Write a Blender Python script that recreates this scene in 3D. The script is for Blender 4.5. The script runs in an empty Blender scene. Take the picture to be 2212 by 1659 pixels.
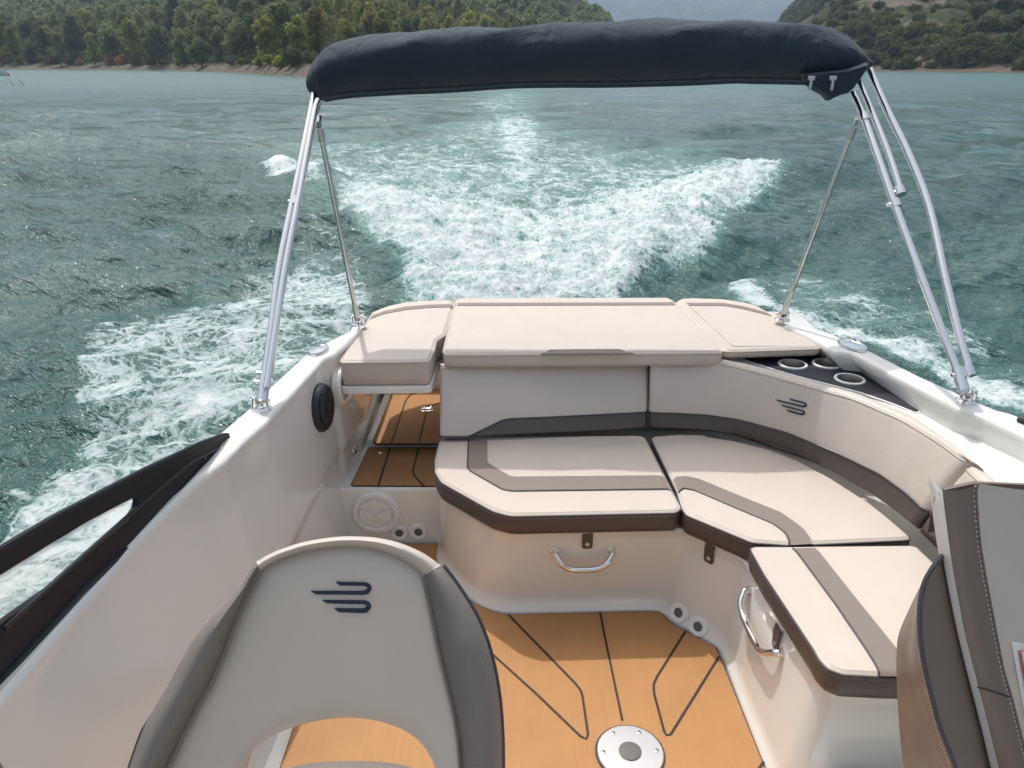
import bpy, math, random
import numpy as np
from mathutils import Vector
from mathutils.bvhtree import BVHTree
random.seed(7); rng=np.random.default_rng(11)
S=bpy.context.scene; COL=S.collection
R=math.radians
# ------------------------------------------------------------------ camera geometry
F=1671.; CX=1106.; CY=829.5; PITCH=R(22.63); CS=math.cos(PITCH); SN=math.sin(PITCH)
EYE=Vector((0,0,1.7)); WZ=-0.25; HW=EYE.z-WZ
def ray(u,v):
    a=(u-CX)/F; b=(v-CY)/F
    return Vector((a, CS-b*SN, -(SN+b*CS)))
def Pz(u,v,z):
    d=ray(u,v); return EYE+d*((z-EYE.z)/d.z)
def Py(u,v,y):
    d=ray(u,v); return EYE+d*(y/d.y)
def Pp(u,v,p,n):
    d=ray(u,v); return EYE+d*((Vector(p)-EYE).dot(n)/d.dot(n))
# regions in which outlines were measured (scale, offset) -> picture units
def reg(s,u0,v0): return lambda p:(u0+s*p[0], v0+s*p[1])
A1=reg(.3418,0,0); A2=reg(.3418,729,0); A3=reg(.3418,1456,0); A4=reg(.3418,432,594); A5=reg(.3418,918,594)
A6=reg(.3418,1456,594); A7=reg(.3418,0,864); A8=reg(.3814,648,1026); A9=reg(.3489,1456,1080); A10=reg(.415,216,1134)
def on(regf,pts,z): return [Pz(*regf(p),z) for p in pts]
# ------------------------------------------------------------------ object helpers
ORG={}; MESH={}
def tag(o,label=None,cat=None,group=None,kind=None):
    if label: o['label']=label
    if cat: o['category']=cat
    if group: o['group']=group
    if kind: o['kind']=kind
    return o
def thing(name,loc,label,cat,group=None):
    o=bpy.data.objects.new(name,None); COL.objects.link(o); o.location=loc; o.empty_display_size=.1
    ORG[o]=Vector(loc); return tag(o,label,cat,group)
def obj(name,V,Fc,mat,parent=None,smooth=True,mats=None,mi=None,angle=None):
    org=ORG.get(parent,Vector((0,0,0)))
    me=bpy.data.meshes.new(name)
    VV=[tuple(Vector(v)-org) for v in V]
    me.from_pydata(VV,[],[tuple(f) for f in Fc])
    for m in (mats or [mat]): me.materials.append(m)
    if mi:
        me.polygons.foreach_set('material_index',mi)
    me.polygons.foreach_set('use_smooth',[smooth]*len(me.polygons))
    me.update()
    o=bpy.data.objects.new(name,me); COL.objects.link(o); o.parent=parent
    ORG[o]=org; MESH[o]=([Vector(v) for v in V],[tuple(f) for f in Fc])
    if smooth and angle is not None:
        try: me.set_sharp_from_angle(angle=R(angle))
        except Exception: pass
    return o
class MB:
    def __init__(s): s.V=[]; s.F=[]; s.M=[]; s.m=0
    def add(s,V,Fc):
        n=len(s.V); s.V+= [Vector(v) for v in V]; s.F+=[tuple(i+n for i in f) for f in Fc]; s.M+=[s.m]*len(Fc); return s
    def grid(s,rows,closed=False,flip=False,capends=False):
        n=len(rows[0]); V=[p for r in rows for p in r]; Fc=[]
        for i in range(len(rows)-1):
            for j in range(n if closed else n-1):
                a=i*n+j; b=i*n+(j+1)%n; c=(i+1)*n+(j+1)%n; d=(i+1)*n+j
                Fc.append((a,d,c,b) if flip else (a,b,c,d))
        if capends:
            f0=tuple(range(n)); f1=tuple((len(rows)-1)*n+j for j in range(n))
            Fc.append(f0[::-1] if not flip else f0); Fc.append(f1 if not flip else f1[::-1])
        return s.add(V,Fc)
    def tube(s,pts,r,n=10,caps=True,closed=False):
        pts=[Vector(p) for p in pts]; rows=[]; N=len(pts); up=None
        for i,p in enumerate(pts):
            if closed: t=(pts[(i+1)%N]-pts[i-1])
            else: t=(pts[min(i+1,N-1)]-pts[max(i-1,0)])
            t.normalize()
            if up is None:
                up=Vector((0,0,1)) if abs(t.z)<.9 else Vector((1,0,0))
            a=(up-t*up.dot(t)).normalized(); up=a; b=t.cross(a)
            rr=r[i] if isinstance(r,(list,tuple)) else r
            rows.append([p+(a*math.cos(k*2*math.pi/n)+b*math.sin(k*2*math.pi/n))*rr for k in range(n)])
        if closed: rows.append(rows[0])
        return s.grid(rows,closed=True,capends=caps and not closed)
    def box(s,lo,hi,bev=0):
        x0,y0,z0=lo; x1,y1,z1=hi
        if bev<=0:
            V=[(x,y,z) for x in (x0,x1) for y in (y0,y1) for z in (z0,z1)]
            return s.add(V,[(0,1,3,2),(4,6,7,5),(0,4,5,1),(2,3,7,6),(0,2,6,4),(1,5,7,3)])
        o=fillet([(x0,y0),(x1,y0),(x1,y1),(x0,y1)],bev,3)
        return s.slab([Vector((p[0],p[1],0)) for p in o],z0,z1,bev*.6)
    def slab(s,out,z0,z1,r=0,crown=0):
        rows=[[Vector((p[0],p[1],z0)) for p in out]]
        if r>0:
            rows.append([Vector((p[0],p[1],z1-r)) for p in out])
            for a in (22.5,45,67.5,90):
                q=offset(out,r*(1-math.cos(R(a)))); rows.append([Vector((p[0],p[1],z1-r+r*math.sin(R(a)))) for p in q])
        else: rows.append([Vector((p[0],p[1],z1)) for p in out])
        return s.grid(rows,closed=True,capends=True)
    def disc(s,c,n,r0,cap=True,seg=28):
        # lathe profile along axis n : list of (radius,height)
        n=Vector(n).normalized(); a=n.orthogonal().normalized(); b=n.cross(a)
        prof=r0
        rows=[[Vector(c)+n*hh+(a*math.cos(k*2*math.pi/seg)+b*math.sin(k*2*math.pi/seg))*rr for k in range(seg)] for rr,hh in prof]
        return s.grid(rows,closed=True,capends=cap)
    def obj(s,name,mat,parent=None,smooth=True,angle=35,mats=None):
        return obj(name,s.V,s.F,mat,parent,smooth,mats,s.M if mats else None,angle)
def resample(pts,n,closed=False):
    pts=[Vector(p) for p in pts]
    if closed: pts=pts+[pts[0]]
    L=[0]
    for a,b in zip(pts,pts[1:]): L.append(L[-1]+(b-a).length)
    out=[]; k=0; m=n if closed else n-1
    for i in range(n):
        t=L[-1]*i/m
        while k<len(L)-2 and L[k+1]<t: k+=1
        d=L[k+1]-L[k]; f=0 if d==0 else (t-L[k])/d
        out.append(pts[k].lerp(pts[k+1],min(1,max(0,f))))
    return out
def smooth(pts,n,closed=False):
    pts=[Vector(p) for p in pts]; N=len(pts); out=[]
    g=(lambda i:pts[i%N]) if closed else (lambda i:pts[max(0,min(N-1,i))])
    for i in range(N if closed else N-1):
        p0,p1,p2,p3=g(i-1),g(i),g(i+1),g(i+2)
        for k in range(8):
            t=k/8; out.append(.5*((2*p1)+(p2-p0)*t+(2*p0-5*p1+4*p2-p3)*t*t+(3*p1-p0-3*p2+p3)*t**3))
    if not closed: out.append(pts[-1])
    return resample(out,n,closed)
def fill(mb,ring,up=True):
    from mathutils.geometry import tessellate_polygon
    T_=tessellate_polygon([ring]); F_=[]
    for t in T_:
        a,b,c=(ring[i] for i in t); nz=(b-a).cross(c-a).z
        if abs(nz)<1e-12: continue
        F_.append(tuple(t) if (nz>0)==up else tuple(t)[::-1])
    mb.add(ring,F_)
def area(o):
    return .5*sum(o[i-1][0]*o[i][1]-o[i][0]*o[i-1][1] for i in range(len(o)))
def fillet(pts,r,seg=5):
    # rounds the corners of a closed plan outline; r may be a list; result is CCW
    P=[Vector((p[0],p[1])) for p in pts]
    rs=r if isinstance(r,list) else [r]*len(P)
    if area(P)<0: P=P[::-1]; rs=rs[::-1]
    out=[]; N=len(P)
    for i in range(N):
        a,b,c=P[i-1],P[i],P[(i+1)%N]; u=(a-b); w=(c-b); lu,lw=u.length,w.length
        u=u/lu; w=w/lw; ang=math.acos(max(-1,min(1,u.dot(w))))
        if ang>R(172): out.append(b); continue
        d=min(rs[i]/math.tan(ang/2), lu*.45, lw*.45)
        p0=b+u*d; p1=b+w*d
        for k in range(seg+1):
            t=k/seg; out.append(p0*(1-t)**2+b*2*t*(1-t)+p1*t*t)
    return [Vector((p[0],p[1],0)) for p in out]
def offset(out,d):
    N=len(out); res=[]
    for i in range(N):
        a,b,c=out[i-1],out[i],out[(i+1)%N]
        t1=Vector((b[0]-a[0],b[1]-a[1])); t2=Vector((c[0]-b[0],c[1]-b[1]))
        if t1.length<1e-7: t1=t2
        if t2.length<1e-7: t2=t1
        t1.normalize(); t2.normalize()
        n=Vector((-t1.y-t2.y, t1.x+t2.x)); n.normalize() if n.length>1e-6 else None
        k=max(.5,n.dot(Vector((-t1.y,t1.x))))
        res.append(Vector((b[0]+n.x*d/k,b[1]+n.y*d/k,0)))
    return res
def bvh(*os):
    V=[];Fc=[]
    for o in os:
        v,f=MESH[o]; n=len(V); V+=v; Fc+=[tuple(i+n for i in q) for q in f]
    return BVHTree.FromPolygons(V,Fc)
def hit(b,u,v,lift=.002,fallback=None):
    d=ray(u,v).normalized(); p,n,_,_=b.ray_cast(EYE,d)
    if p is None: return (fallback if fallback is not None else None),None
    if n.dot(d)>0: n=-n
    return p+n*lift, n
# ------------------------------------------------------------------ materials
class NT:
    def __init__(s,m):
        m.use_nodes=True; s.t=m.node_tree; s.n=s.t.nodes; s.l=s.t.links
        s.b=s.n.get('Principled BSDF'); s.out=s.n.get('Material Output')
    def new(s,ty,**kw):
        n=s.n.new(ty)
        for k,v in kw.items():
            if hasattr(n,k): setattr(n,k,v)
        return n
    def link(s,a,b): s.l.new(a,b)
    def val(s,sock,v):
        if hasattr(v,'is_output'): s.link(v,sock)
        else: sock.default_value=v
    def noise(s,scale,detail=3,rough=.55,vec=None,dist=0,col=False):
        n=s.new('ShaderNodeTexNoise'); n.inputs['Scale'].default_value=scale; n.inputs['Detail'].default_value=detail
        n.inputs['Roughness'].default_value=rough; n.inputs['Distortion'].default_value=dist
        if vec is not None: s.link(vec,n.inputs['Vector'])
        return n.outputs['Color' if col else 'Fac']
    def coord(s,which='Object'): return s.new('ShaderNodeTexCoord').outputs[which]
    def geo(s): return s.new('ShaderNodeNewGeometry').outputs['Position']
    def mapping(s,vec,scale=(1,1,1),rot=(0,0,0),loc=(0,0,0)):
        m=s.new('ShaderNodeMapping'); s.link(vec,m.inputs[0]); m.inputs['Scale'].default_value=scale; m.inputs['Rotation'].default_value=rot; m.inputs['Location'].default_value=loc
        return m.outputs[0]
    def math(s,op,a,b=0.,c=0.,clamp=False):
        m=s.new('ShaderNodeMath',operation=op); m.use_clamp=clamp; s.val(m.inputs[0],a); s.val(m.inputs[1],b); s.val(m.inputs[2],c); return m.outputs[0]
    def ramp(s,fac,lo,hi,a=0.,b=1.,smooth=True):
        m=s.new('ShaderNodeMapRange'); m.interpolation_type='SMOOTHSTEP' if smooth else 'LINEAR'
        s.val(m.inputs[0],fac); s.val(m.inputs[1],lo); s.val(m.inputs[2],hi); s.val(m.inputs[3],a); s.val(m.inputs[4],b); return m.outputs[0]
    def mix(s,f,a,b):
        m=s.new('ShaderNodeMix',data_type='RGBA'); s.val(m.inputs[0],f)
        for k,x in ((6,a),(7,b)):
            if hasattr(x,'is_output'): s.link(x,m.inputs[k])
            else: m.inputs[k].default_value=(*x,1)
        return m.outputs[2]
    def bump(s,h,strength=.3,dist=.01,normal=None):
        b=s.new('ShaderNodeBump'); b.inputs['Strength'].default_value=strength; b.inputs['Distance'].default_value=dist
        s.link(h,b.inputs['Height'])
        if normal is not None: s.link(normal,b.inputs['Normal'])
        return b.outputs[0]
    def attr(s,name):
        a=s.new('ShaderNodeAttribute'); a.attribute_name=name; return a.outputs['Fac']
def mat(name,col,rough=.5,metal=0.,var=.06,vscale=6,bump=0,bscale=300,spec=.5,coat=0,sheen=0):
    m=bpy.data.materials.new(name); n=NT(m); b=n.b
    if var:
        f=n.noise(vscale,4,.6,n.geo()); n.link(n.mix(f,tuple(c*(1-var) for c in col),tuple(min(1,c*(1+var)) for c in col)),b.inputs['Base Color'])
    else: b.inputs['Base Color'].default_value=(*col,1)
    b.inputs['Roughness'].default_value=rough; b.inputs['Metallic'].default_value=metal
    b.inputs['Specular IOR Level'].default_value=spec; b.inputs['Coat Weight'].default_value=coat; b.inputs['Coat Roughness'].default_value=.08
    b.inputs['Sheen Weight'].default_value=sheen
    if bump: n.link(n.bump(n.noise(bscale,2,.6,n.geo()),bump,.001),b.inputs['Normal'])
    return m
def vinyl(name,col,rough=.42,weave=False):
    m=bpy.data.materials.new(name); n=NT(m); g=n.geo()
    f=n.noise(5,4,.6,g); n.link(n.mix(f,tuple(c*.94 for c in col),tuple(min(1,c*1.05) for c in col)),n.b.inputs['Base Color'])
    n.link(n.ramp(n.noise(14,3,.6,g),.3,.7,rough-.05,rough+.08),n.b.inputs['Roughness'])
    if weave:
        w=n.new('ShaderNodeTexWave'); w.inputs['Scale'].default_value=120; w.bands_direction='DIAGONAL'; n.link(g,w.inputs['Vector']); h=w.outputs['Fac']
        n.b.inputs['Specular IOR Level'].default_value=.25
        bm=n.bump(h,.35,.0012)
    else:
        v=n.new('ShaderNodeTexVoronoi'); v.inputs['Scale'].default_value=420; n.link(g,v.inputs['Vector'])
        bm=n.bump(v.outputs['Distance'],.12,.0008)
    bm=n.bump(n.noise(9,3,.55,g),.25,.012,bm)
    n.link(bm,n.b.inputs['Normal']); return m
M={}
M['gel']=mat('white_gelcoat',(.75,.738,.69),.13,var=.025,vscale=3,coat=.7)
M['gel2']=mat('white_moulded_plastic',(.80,.79,.775),.3,var=.02)
M['beige']=vinyl('beige_vinyl',(.545,.478,.416))
M['brown2']=vinyl('brown_chair_vinyl',(.175,.135,.110),.38)
M['brown']=vinyl('dark_brown_vinyl',(.082,.064,.056),.38)
M['taupe']=vinyl('taupe_vinyl',(.205,.170,.146),.55)
M['greyfab']=vinyl('grey_mesh_vinyl',(.195,.175,.16),.5,True)
M['pipe']=mat('grey_piping',(.05,.052,.06),.4)
M['bpipe']=mat('beige_piping',(.50,.44,.37),.42)
M['navy']=mat('navy_embroidery',(.012,.018,.045),.6,bump=.4,bscale=900)
M['black']=mat('black_plastic',(.014,.016,.02),.42)
M['panelblack']=mat('dark_foam_panel',(.014,.017,.028),.6,bump=.3,bscale=500)
M['cupsteel']=mat('cup_steel',(.42,.40,.37),.42,1.,var=.35,vscale=70)
M['screen']=mat('charcoal_frame',(.012,.014,.020),.6,bump=.3,bscale=700,spec=.3)
M['chrome']=mat('polished_steel',(.78,.77,.75),.09,1.,var=.03)
M['steel']=mat('brushed_steel',(.62,.62,.61),.28,1.,var=.12,vscale=40)
M['alu']=mat('satin_aluminium',(.62,.62,.63),.3,1.,var=.05,vscale=20)
M['thread']=mat('light_thread',(.55,.5,.45),.7)
M['dark']=mat('dark_recess',(.03,.03,.03),.7)
M['paper']=mat('sticker',(.75,.74,.72),.5)
M['red']=mat('faded_red_print',(.5,.16,.12),.5)
def m_teak():
    m=bpy.data.materials.new('synthetic_teak'); n=NT(m); g=n.geo()
    s=n.mapping(g,(1,.03,1)); f=n.math('ADD',n.math('MULTIPLY',n.noise(420,3,.7,s),.5),n.math('MULTIPLY',n.noise(150,3,.7,s),.5)); f=n.ramp(f,.25,.75); f2=n.noise(4,4,.6,g)
    c=n.mix(f,(.40,.205,.082),(.45,.235,.096)); c=n.mix(n.math('MULTIPLY',n.ramp(f2,.35,.75),.35),c,(.31,.155,.062))
    n.link(c,n.b.inputs['Base Color']); n.b.inputs['Roughness'].default_value=.62; n.b.inputs['Specular IOR Level'].default_value=.3
    n.link(n.bump(f,.4,.0012),n.b.inputs['Normal']); return m
M['teak']=m_teak()
M['seam']=mat('dark_caulk',(.02,.012,.01),.6)
def m_canvas():
    m=bpy.data.materials.new('navy_canvas'); n=NT(m); g=n.geo()
    f=n.noise(6,5,.6,g); n.link(n.mix(f,(.019,.032,.049),(.028,.045,.066)),n.b.inputs['Base Color'])
    n.b.inputs['Roughness'].default_value=.75; n.b.inputs['Sheen Weight'].default_value=.12; n.b.inputs['Specular IOR Level'].default_value=.2
    bm=n.bump(n.noise(500,2,.5,g),.5,.001); s=n.mapping(g,(1,1,1)); bm=n.bump(n.noise(4.5,3,.5,s,1.0),.5,.03,bm); rd=n.math('ABSOLUTE',n.math('SUBTRACT',n.noise(6.5,3,.5,n.mapping(g,(1,1,.6),(0,R(35),0)),.8),.5)); bm=n.bump(n.ramp(rd,0,.12),.22,.012,bm)
    n.link(bm,n.b.inputs['Normal']); return m
M['canvas']=m_canvas()
def m_glass():
    m=bpy.data.materials.new('tinted_glass'); n=NT(m)
    t=n.new('ShaderNodeBsdfTransparent'); t.inputs[0].default_value=(.88,.90,.88,1); g=n.new('ShaderNodeBsdfGlossy'); g.inputs['Roughness'].default_value=.03
    fr=n.new('ShaderNodeMath'); fr.operation='ADD'; fr.inputs[0].default_value=.03; fr.inputs[1].default_value=.02
    mx=n.new('ShaderNodeMixShader'); n.link(fr.outputs[0],mx.inputs[0]); n.link(t.outputs[0],mx.inputs[1]); n.link(g.outputs[0],mx.inputs[2]); n.link(mx.outputs[0],n.out.inputs[0]); return m
M['glass']=m_glass()
# ------------------------------------------------------------------ BOAT
GZ=.735
boat=thing('motorboat',(.32,1.4,WZ),'white open motorboat seen from its cockpit with teak deck and curved stern bench','boat')
# --- side coamings: port and starboard
pin=on(A4,[(1020,340),(930,425),(840,500),(785,522),(420,920),(280,1040),(150,1170),(0,1280)],GZ)+on(A7,[(880,870),(480,1330),(200,1659),(-120,2030)],GZ)
pout=on(A4,[(1005,322),(880,380),(760,440),(640,520),(400,740),(330,820),(150,970),(0,1110)],GZ)+on(A7,[(825,850),(410,1242),(30,1650),(-330,2020)],GZ)
def side(inner,outer,sgn,botx,name,label):
    inn=resample(inner,150); o=resample(outer,150)
    rows=[]
    for i,(a,b) in enumerate(zip(inn,o)):
        n=(a-b); n.z=0; w=n.length; n.normalize()
        n0=Vector((-sgn,0,0)); y=a.y
        zb=.0 if y<2.45 else (.24)
        bx=botx(y); under=bx is None
        if under: bx=a.x+.03
        lean_=.085*min(1,max(0,(y-2.30)/.3)) if under else 0
        r=.02
        prof=[Vector((b.x+sgn*.10,b.y,WZ-.35)),Vector((b.x+sgn*.05,b.y,WZ+.25)),Vector((b.x+sgn*.035,b.y,GZ-.09)),Vector((b.x+sgn*.006,b.y,GZ-.03)),Vector((b.x,b.y,GZ-.010)),Vector((b.x,b.y,GZ-.003))+n*.004,Vector((b.x,b.y,GZ))+n*.011,Vector((b.x,b.y,GZ))+n*.018]
        prof+=[Vector((a.x,a.y,GZ))-n*.024,Vector((a.x,a.y,GZ-.0005))-n*.016, Vector((a.x,a.y,GZ-.004))-n*.006, Vector((a.x,a.y,GZ-.011)), Vector((a.x,a.y,GZ-.022)), Vector((a.x,a.y,GZ-.03))]
        top=prof[-1]
        for k in range(1,37):
            t=k/36; x=top.x+(bx-top.x)*(t**1.25)+lean_*min(1,t*8); z=top.z+(-.012-top.z)*t
            if not under: x-=.012*min(1,max(0,(a.y-1.72)/.05))*min(1,max(0,(.335+.03*math.sin(a.y*3)-z)/.02))
            prof.append(Vector((x,a.y,z)))
        rows.append(prof)
    m=MB().grid(rows,flip=sgn>0)
    o=m.obj(name,M['gel'],boat,angle=50); o['label']=label; return o
def port_bx(y):
    return -.66 if y<1.3 else (-.66+.06*min(1,(y-1.3)/1.2))
hp=side(pin,pout,-1,port_bx,'hull_side','white port side wall with smooth inner liner')
sin_=on(A6,[(700,318),(830,372),(940,430),(1010,478),(1130,492),(1500,682),(1790,835),(1960,892),(2212,1012),(2600,1230),(3400,1720)],GZ)
sout=on(A6,[(705,302),(850,318),(1000,368),(1090,412),(1230,472),(1560,640),(1900,790),(2040,850),(2130,870),(2212,905),(2700,1060),(3700,1500)],GZ)
hs=side(sin_,sout,1,lambda y:None,'hull_side','white starboard side wall with broad top rail')
# aft closing rails of the gunwales
TR=3.28
# deck floor under everything
MB().box((-.72,-.6,-.035),(1.55,3.30,-.012)).obj('cockpit_sole',M['gel'],boat)
# --- teak floor mats
def mat_slab(pts2,z0,z1,name='teak_mat',lab=None):
    m=MB().slab(fillet(pts2,.012,3),z0,z1,.002); o=m.obj(name,M['teak'],boat)
    e=MB(); o2=[Vector((p[0],p[1],z0+.002)) for p in offset(fillet(pts2,.012,3),-.003)]
    e.slab(o2,z0,z1-.003).obj('mat_edge',M['seam'],o)
    if lab: o['label']=lab
    return o
fl=[Pz(*p,0) for p in [(1098,1329),(1425,1321),(1447,1346),(1545,1400),(1558,1428),(1650,1656)]]
fl_pts=[(-.61,.2),(.40,.2)]
floorpts=[(p.x,p.y) for p in fl]
# main floor mat: follows bench base
fp=[(-.605,.1),(.66,.1),(.66,1.42)]+[(p.x,p.y) for p in fl[::-1]]+[(p.x,p.y) for p in [Pz(*q,0) for q in [(1068,1324),(1029,1308),(984,1274),(944,1217)]]]+[(-.285,2.49),(-.60,2.49)]
mat_slab(fp,-.006,.004,'teak_mat','wide tan cockpit mat with dark inlay lines')
def lines(polys,z,par,w=.0035,name='inlay_line'):
    for pl in polys:
        m=MB(); pts=[Vector((p.x,p.y,z)) for p in pl]
        rows=[]
        for i,p in enumerate(pts):
            t=(pts[min(i+1,len(pts)-1)]-pts[max(0,i-1)]).normalized(); n=Vector((-t.y,t.x,0))*w
            rows.append([p+n-Vector((0,0,.003)),p+n,p-n,p-n-Vector((0,0,.003))])
        m.grid(rows).obj(name,M['seam'],par,smooth=False)
teakfloor=[o for o in boat.children if o.name.startswith('teak_mat')][0]
L1=on(A8,[(1180,790),(1380,995),(1560,1180),(1588,1215),(1600,1250),(1632,1470),(1632,1488),(1618,1497),(1600,1490),(1340,1240),(1080,1005),(900,850)],.0052)
L2=on(A8,[(1700,778),(1740,980),(1826,1390)],.0052)
L3=[Pz(*p,.0052) for p in [(1482,1362),(1420,1460),(1412,1478),(1413,1498),(1435,1580),(1440,1588),(1449,1586),(1553,1418)]]
L4=[Pz(*p,.0052) for p in [(1650,1645),(1600,1720)]]
lines([resample(L1,60),L2,L3,L4],.0058,teakfloor)
# --- steps on port side
st_near=2.505
m=MB().box((-.74,2.50,-.03),(-.22,3.30,.236),.02); m.obj('step_box',M['gel'],boat)
s1=on(A4,[(1068,1092),(956,1330),(1560,1332),(1560,1092)],.24)
o1=mat_slab([(p.x,p.y) for p in s1],.233,.243,'teak_mat','lower step mat in tan synthetic teak')
la=on(A4,[(1200,1095),(1125,1332)],.2455); lb=on(A4,[(1380,1095),(1345,1235),(1355,1265),(1415,1332)],.2455)
lines([la,lb],.2448,o1)
m=MB().slab(fillet([(-.60,2.835),(-.22,2.835),(-.22,3.40),(-.60,3.40)],.02,3),.22,.268,.01); m.obj('hatch_frame',M['gel'],boat)
s2=on(A4,[(1215,745),(1095,1045),(1110,1062),(1560,1062),(1560,640),(1250,640)],.275)
o2=mat_slab([(p.x,p.y) for p in s2],.266,.276,'teak_mat','upper step hatch mat with steel ring pull')
la=on(A4,[(1210,1060),(1300,790),(1330,755),(1420,730),(1500,705)],.278); lb=on(A4,[(1385,1060),(1425,880)],.278); lc=on(A4,[(1450,835),(1500,810),(1580,790)],.278)
lines([la,lb,lc],.2778,o2)
c=Pz(*A4((1435,852)),.278)
q=MB().disc(c,(0,0,1),[(.030,0),(.030,.003),(.026,.005),(.022,.002),(0.001,.001)]); rp=q.obj('ring_pull',M['chrome'],boat)
MB().tube([c+Vector((.004+.015*math.cos(a),.004+.015*math.sin(a),.010+.004*math.sin(a))) for a in [i*math.pi/9 for i in range(18)]],.003,8,closed=True).obj('ring',M['chrome'],rp)
# transom wall and swim platform, aft
MB().box((-.66,3.36,-.4),(1.22,3.42,.46),.02).obj('transom',M['gel'],boat)
MB().box((-.5,3.42,-.12),(1.1,3.80,-.02),.04).obj('swim_platform',M['gel'],boat)
MB().box((-.74,2.86,-.03),(-.612,3.42,.58),.03).obj('passage_wall',M['gel'],boat)
# --- bench base: loft between floor outline and top outline
BT=[(938,1030),(940,1046),(946,1066),(957,1080),(975,1091),(1015,1116),(1050,1136),(1075,1147),(1103,1152),(1200,1151),(1330,1149),(1465,1145),(1480,1147),(1545,1180),(1606,1212),(1618,1230),(1660,1303),(1735,1432),(1757,1462),(1778,1478),(1808,1492),(1936,1499),(2150,1500)]
BB=[(942,1200),(943,1206),(945,1216),(952,1229),(968,1250),(1000,1284),(1029,1305),(1060,1319),(1098,1326),(1190,1324),(1310,1321),(1425,1318),(1445,1338),(1500,1368),(1550,1396),(1562,1420),(1593,1505),(1650,1650),(1668,1694),(1690,1722),(1730,1750),(1880,1765),(2150,1770)]
top=[Pz(*p,.335) for p in BT]; bot=[Pz(*p,0) for p in BB]
top=[Vector((top[0].x,3.3,.335)),Vector((top[0].x,2.8,.335))]+top; bot=[Vector((bot[0].x,3.3,0)),Vector((bot[0].x,2.8,0))]+bot
n=110
def seglerp(ps,n):   # equal parametrisation through matching corner lists
    out=[]; m=len(ps)-1
    for i in range(n):
        t=i/(n-1)*m; k=min(m-1,int(t)); out.append(ps[k].lerp(ps[k+1],t-k))
    return out
def gentle(ps,it=2):
    for _ in range(it):
        ps=[ps[0]]+[(ps[i-1]+ps[i]*2+ps[i+1])/4 for i in range(1,len(ps)-1)]+[ps[-1]]
    return ps
T=gentle(seglerp(top,n),3); B=gentle(seglerp(bot,n),3)
rows=[]
for t,b in zip(T,B):
    d=(t-b); 
    rows.append((t,b))
# outward normals of the path
def pathn(P):
    N=[]
    for i in range(len(P)):
        t=P[min(i+1,len(P)-1)]-P[max(i-1,0)]; t.z=0; t.normalize(); N.append(Vector((t.y,-t.x,0)))
    return N
NB=pathn(B); 
cen=Vector((.6,2.6,0)); sg=-1 if NB[40].dot(cen-B[40])>0 else 1
prof=[(0,.0,.012),(0,.012,.012),(0,.02,.006),(0,.03,0.0),(0,.042,-.006),(0,.06,-.0095)]
G=[]
for i in range(n):
    t,b=T[i],B[i]; nn=NB[i]*sg; r=[]
    for _,z,o in prof: r.append(Vector((b.x,b.y,0))+nn*(o-.012)+Vector((0,0,z-.008)))
    base=r[-1]
    for k in range(1,9):
        f=k/8; p=base.lerp(Vector((t.x,t.y,.318))+nn*(-.012),f); r.append(p)
    r.append(Vector((t.x,t.y,.328))+nn*(-.008)); r.append(Vector((t.x,t.y,.334))+nn*(-.0)); r.append(Vector((t.x,t.y,.340))-nn*.004); r.append(Vector((t.x,t.y,.342))-nn*.02)
    G.append(r)
m=MB().grid(G,flip=True)
# top plate
ring=[g[-1] for g in G]+[Vector((1.5,1.30,.342)),Vector((1.5,3.3,.342))]
m.add(ring,[tuple(range(len(ring)))])
bench=m.obj('bench_base',M['gel'],boat,angle=45); bench['label']='white moulded bench base with chrome pull handles'
# plinth in front of starboard bench end
x0=Pz(1650,1650,0).x
MB().box((x0+.02,.2,-.01),(1.4,1.36,.13),.035).obj('side_plinth',M['gel'],boat)
# engine box & liner behind bench
eb=MB(); xl=Pz(*A5((95,1020)),.42).x
eb.box((xl+.01,2.80,.30),(1.30,3.38,.652),.02); eb.obj('engine_box',M['gel'],boat)
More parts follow.
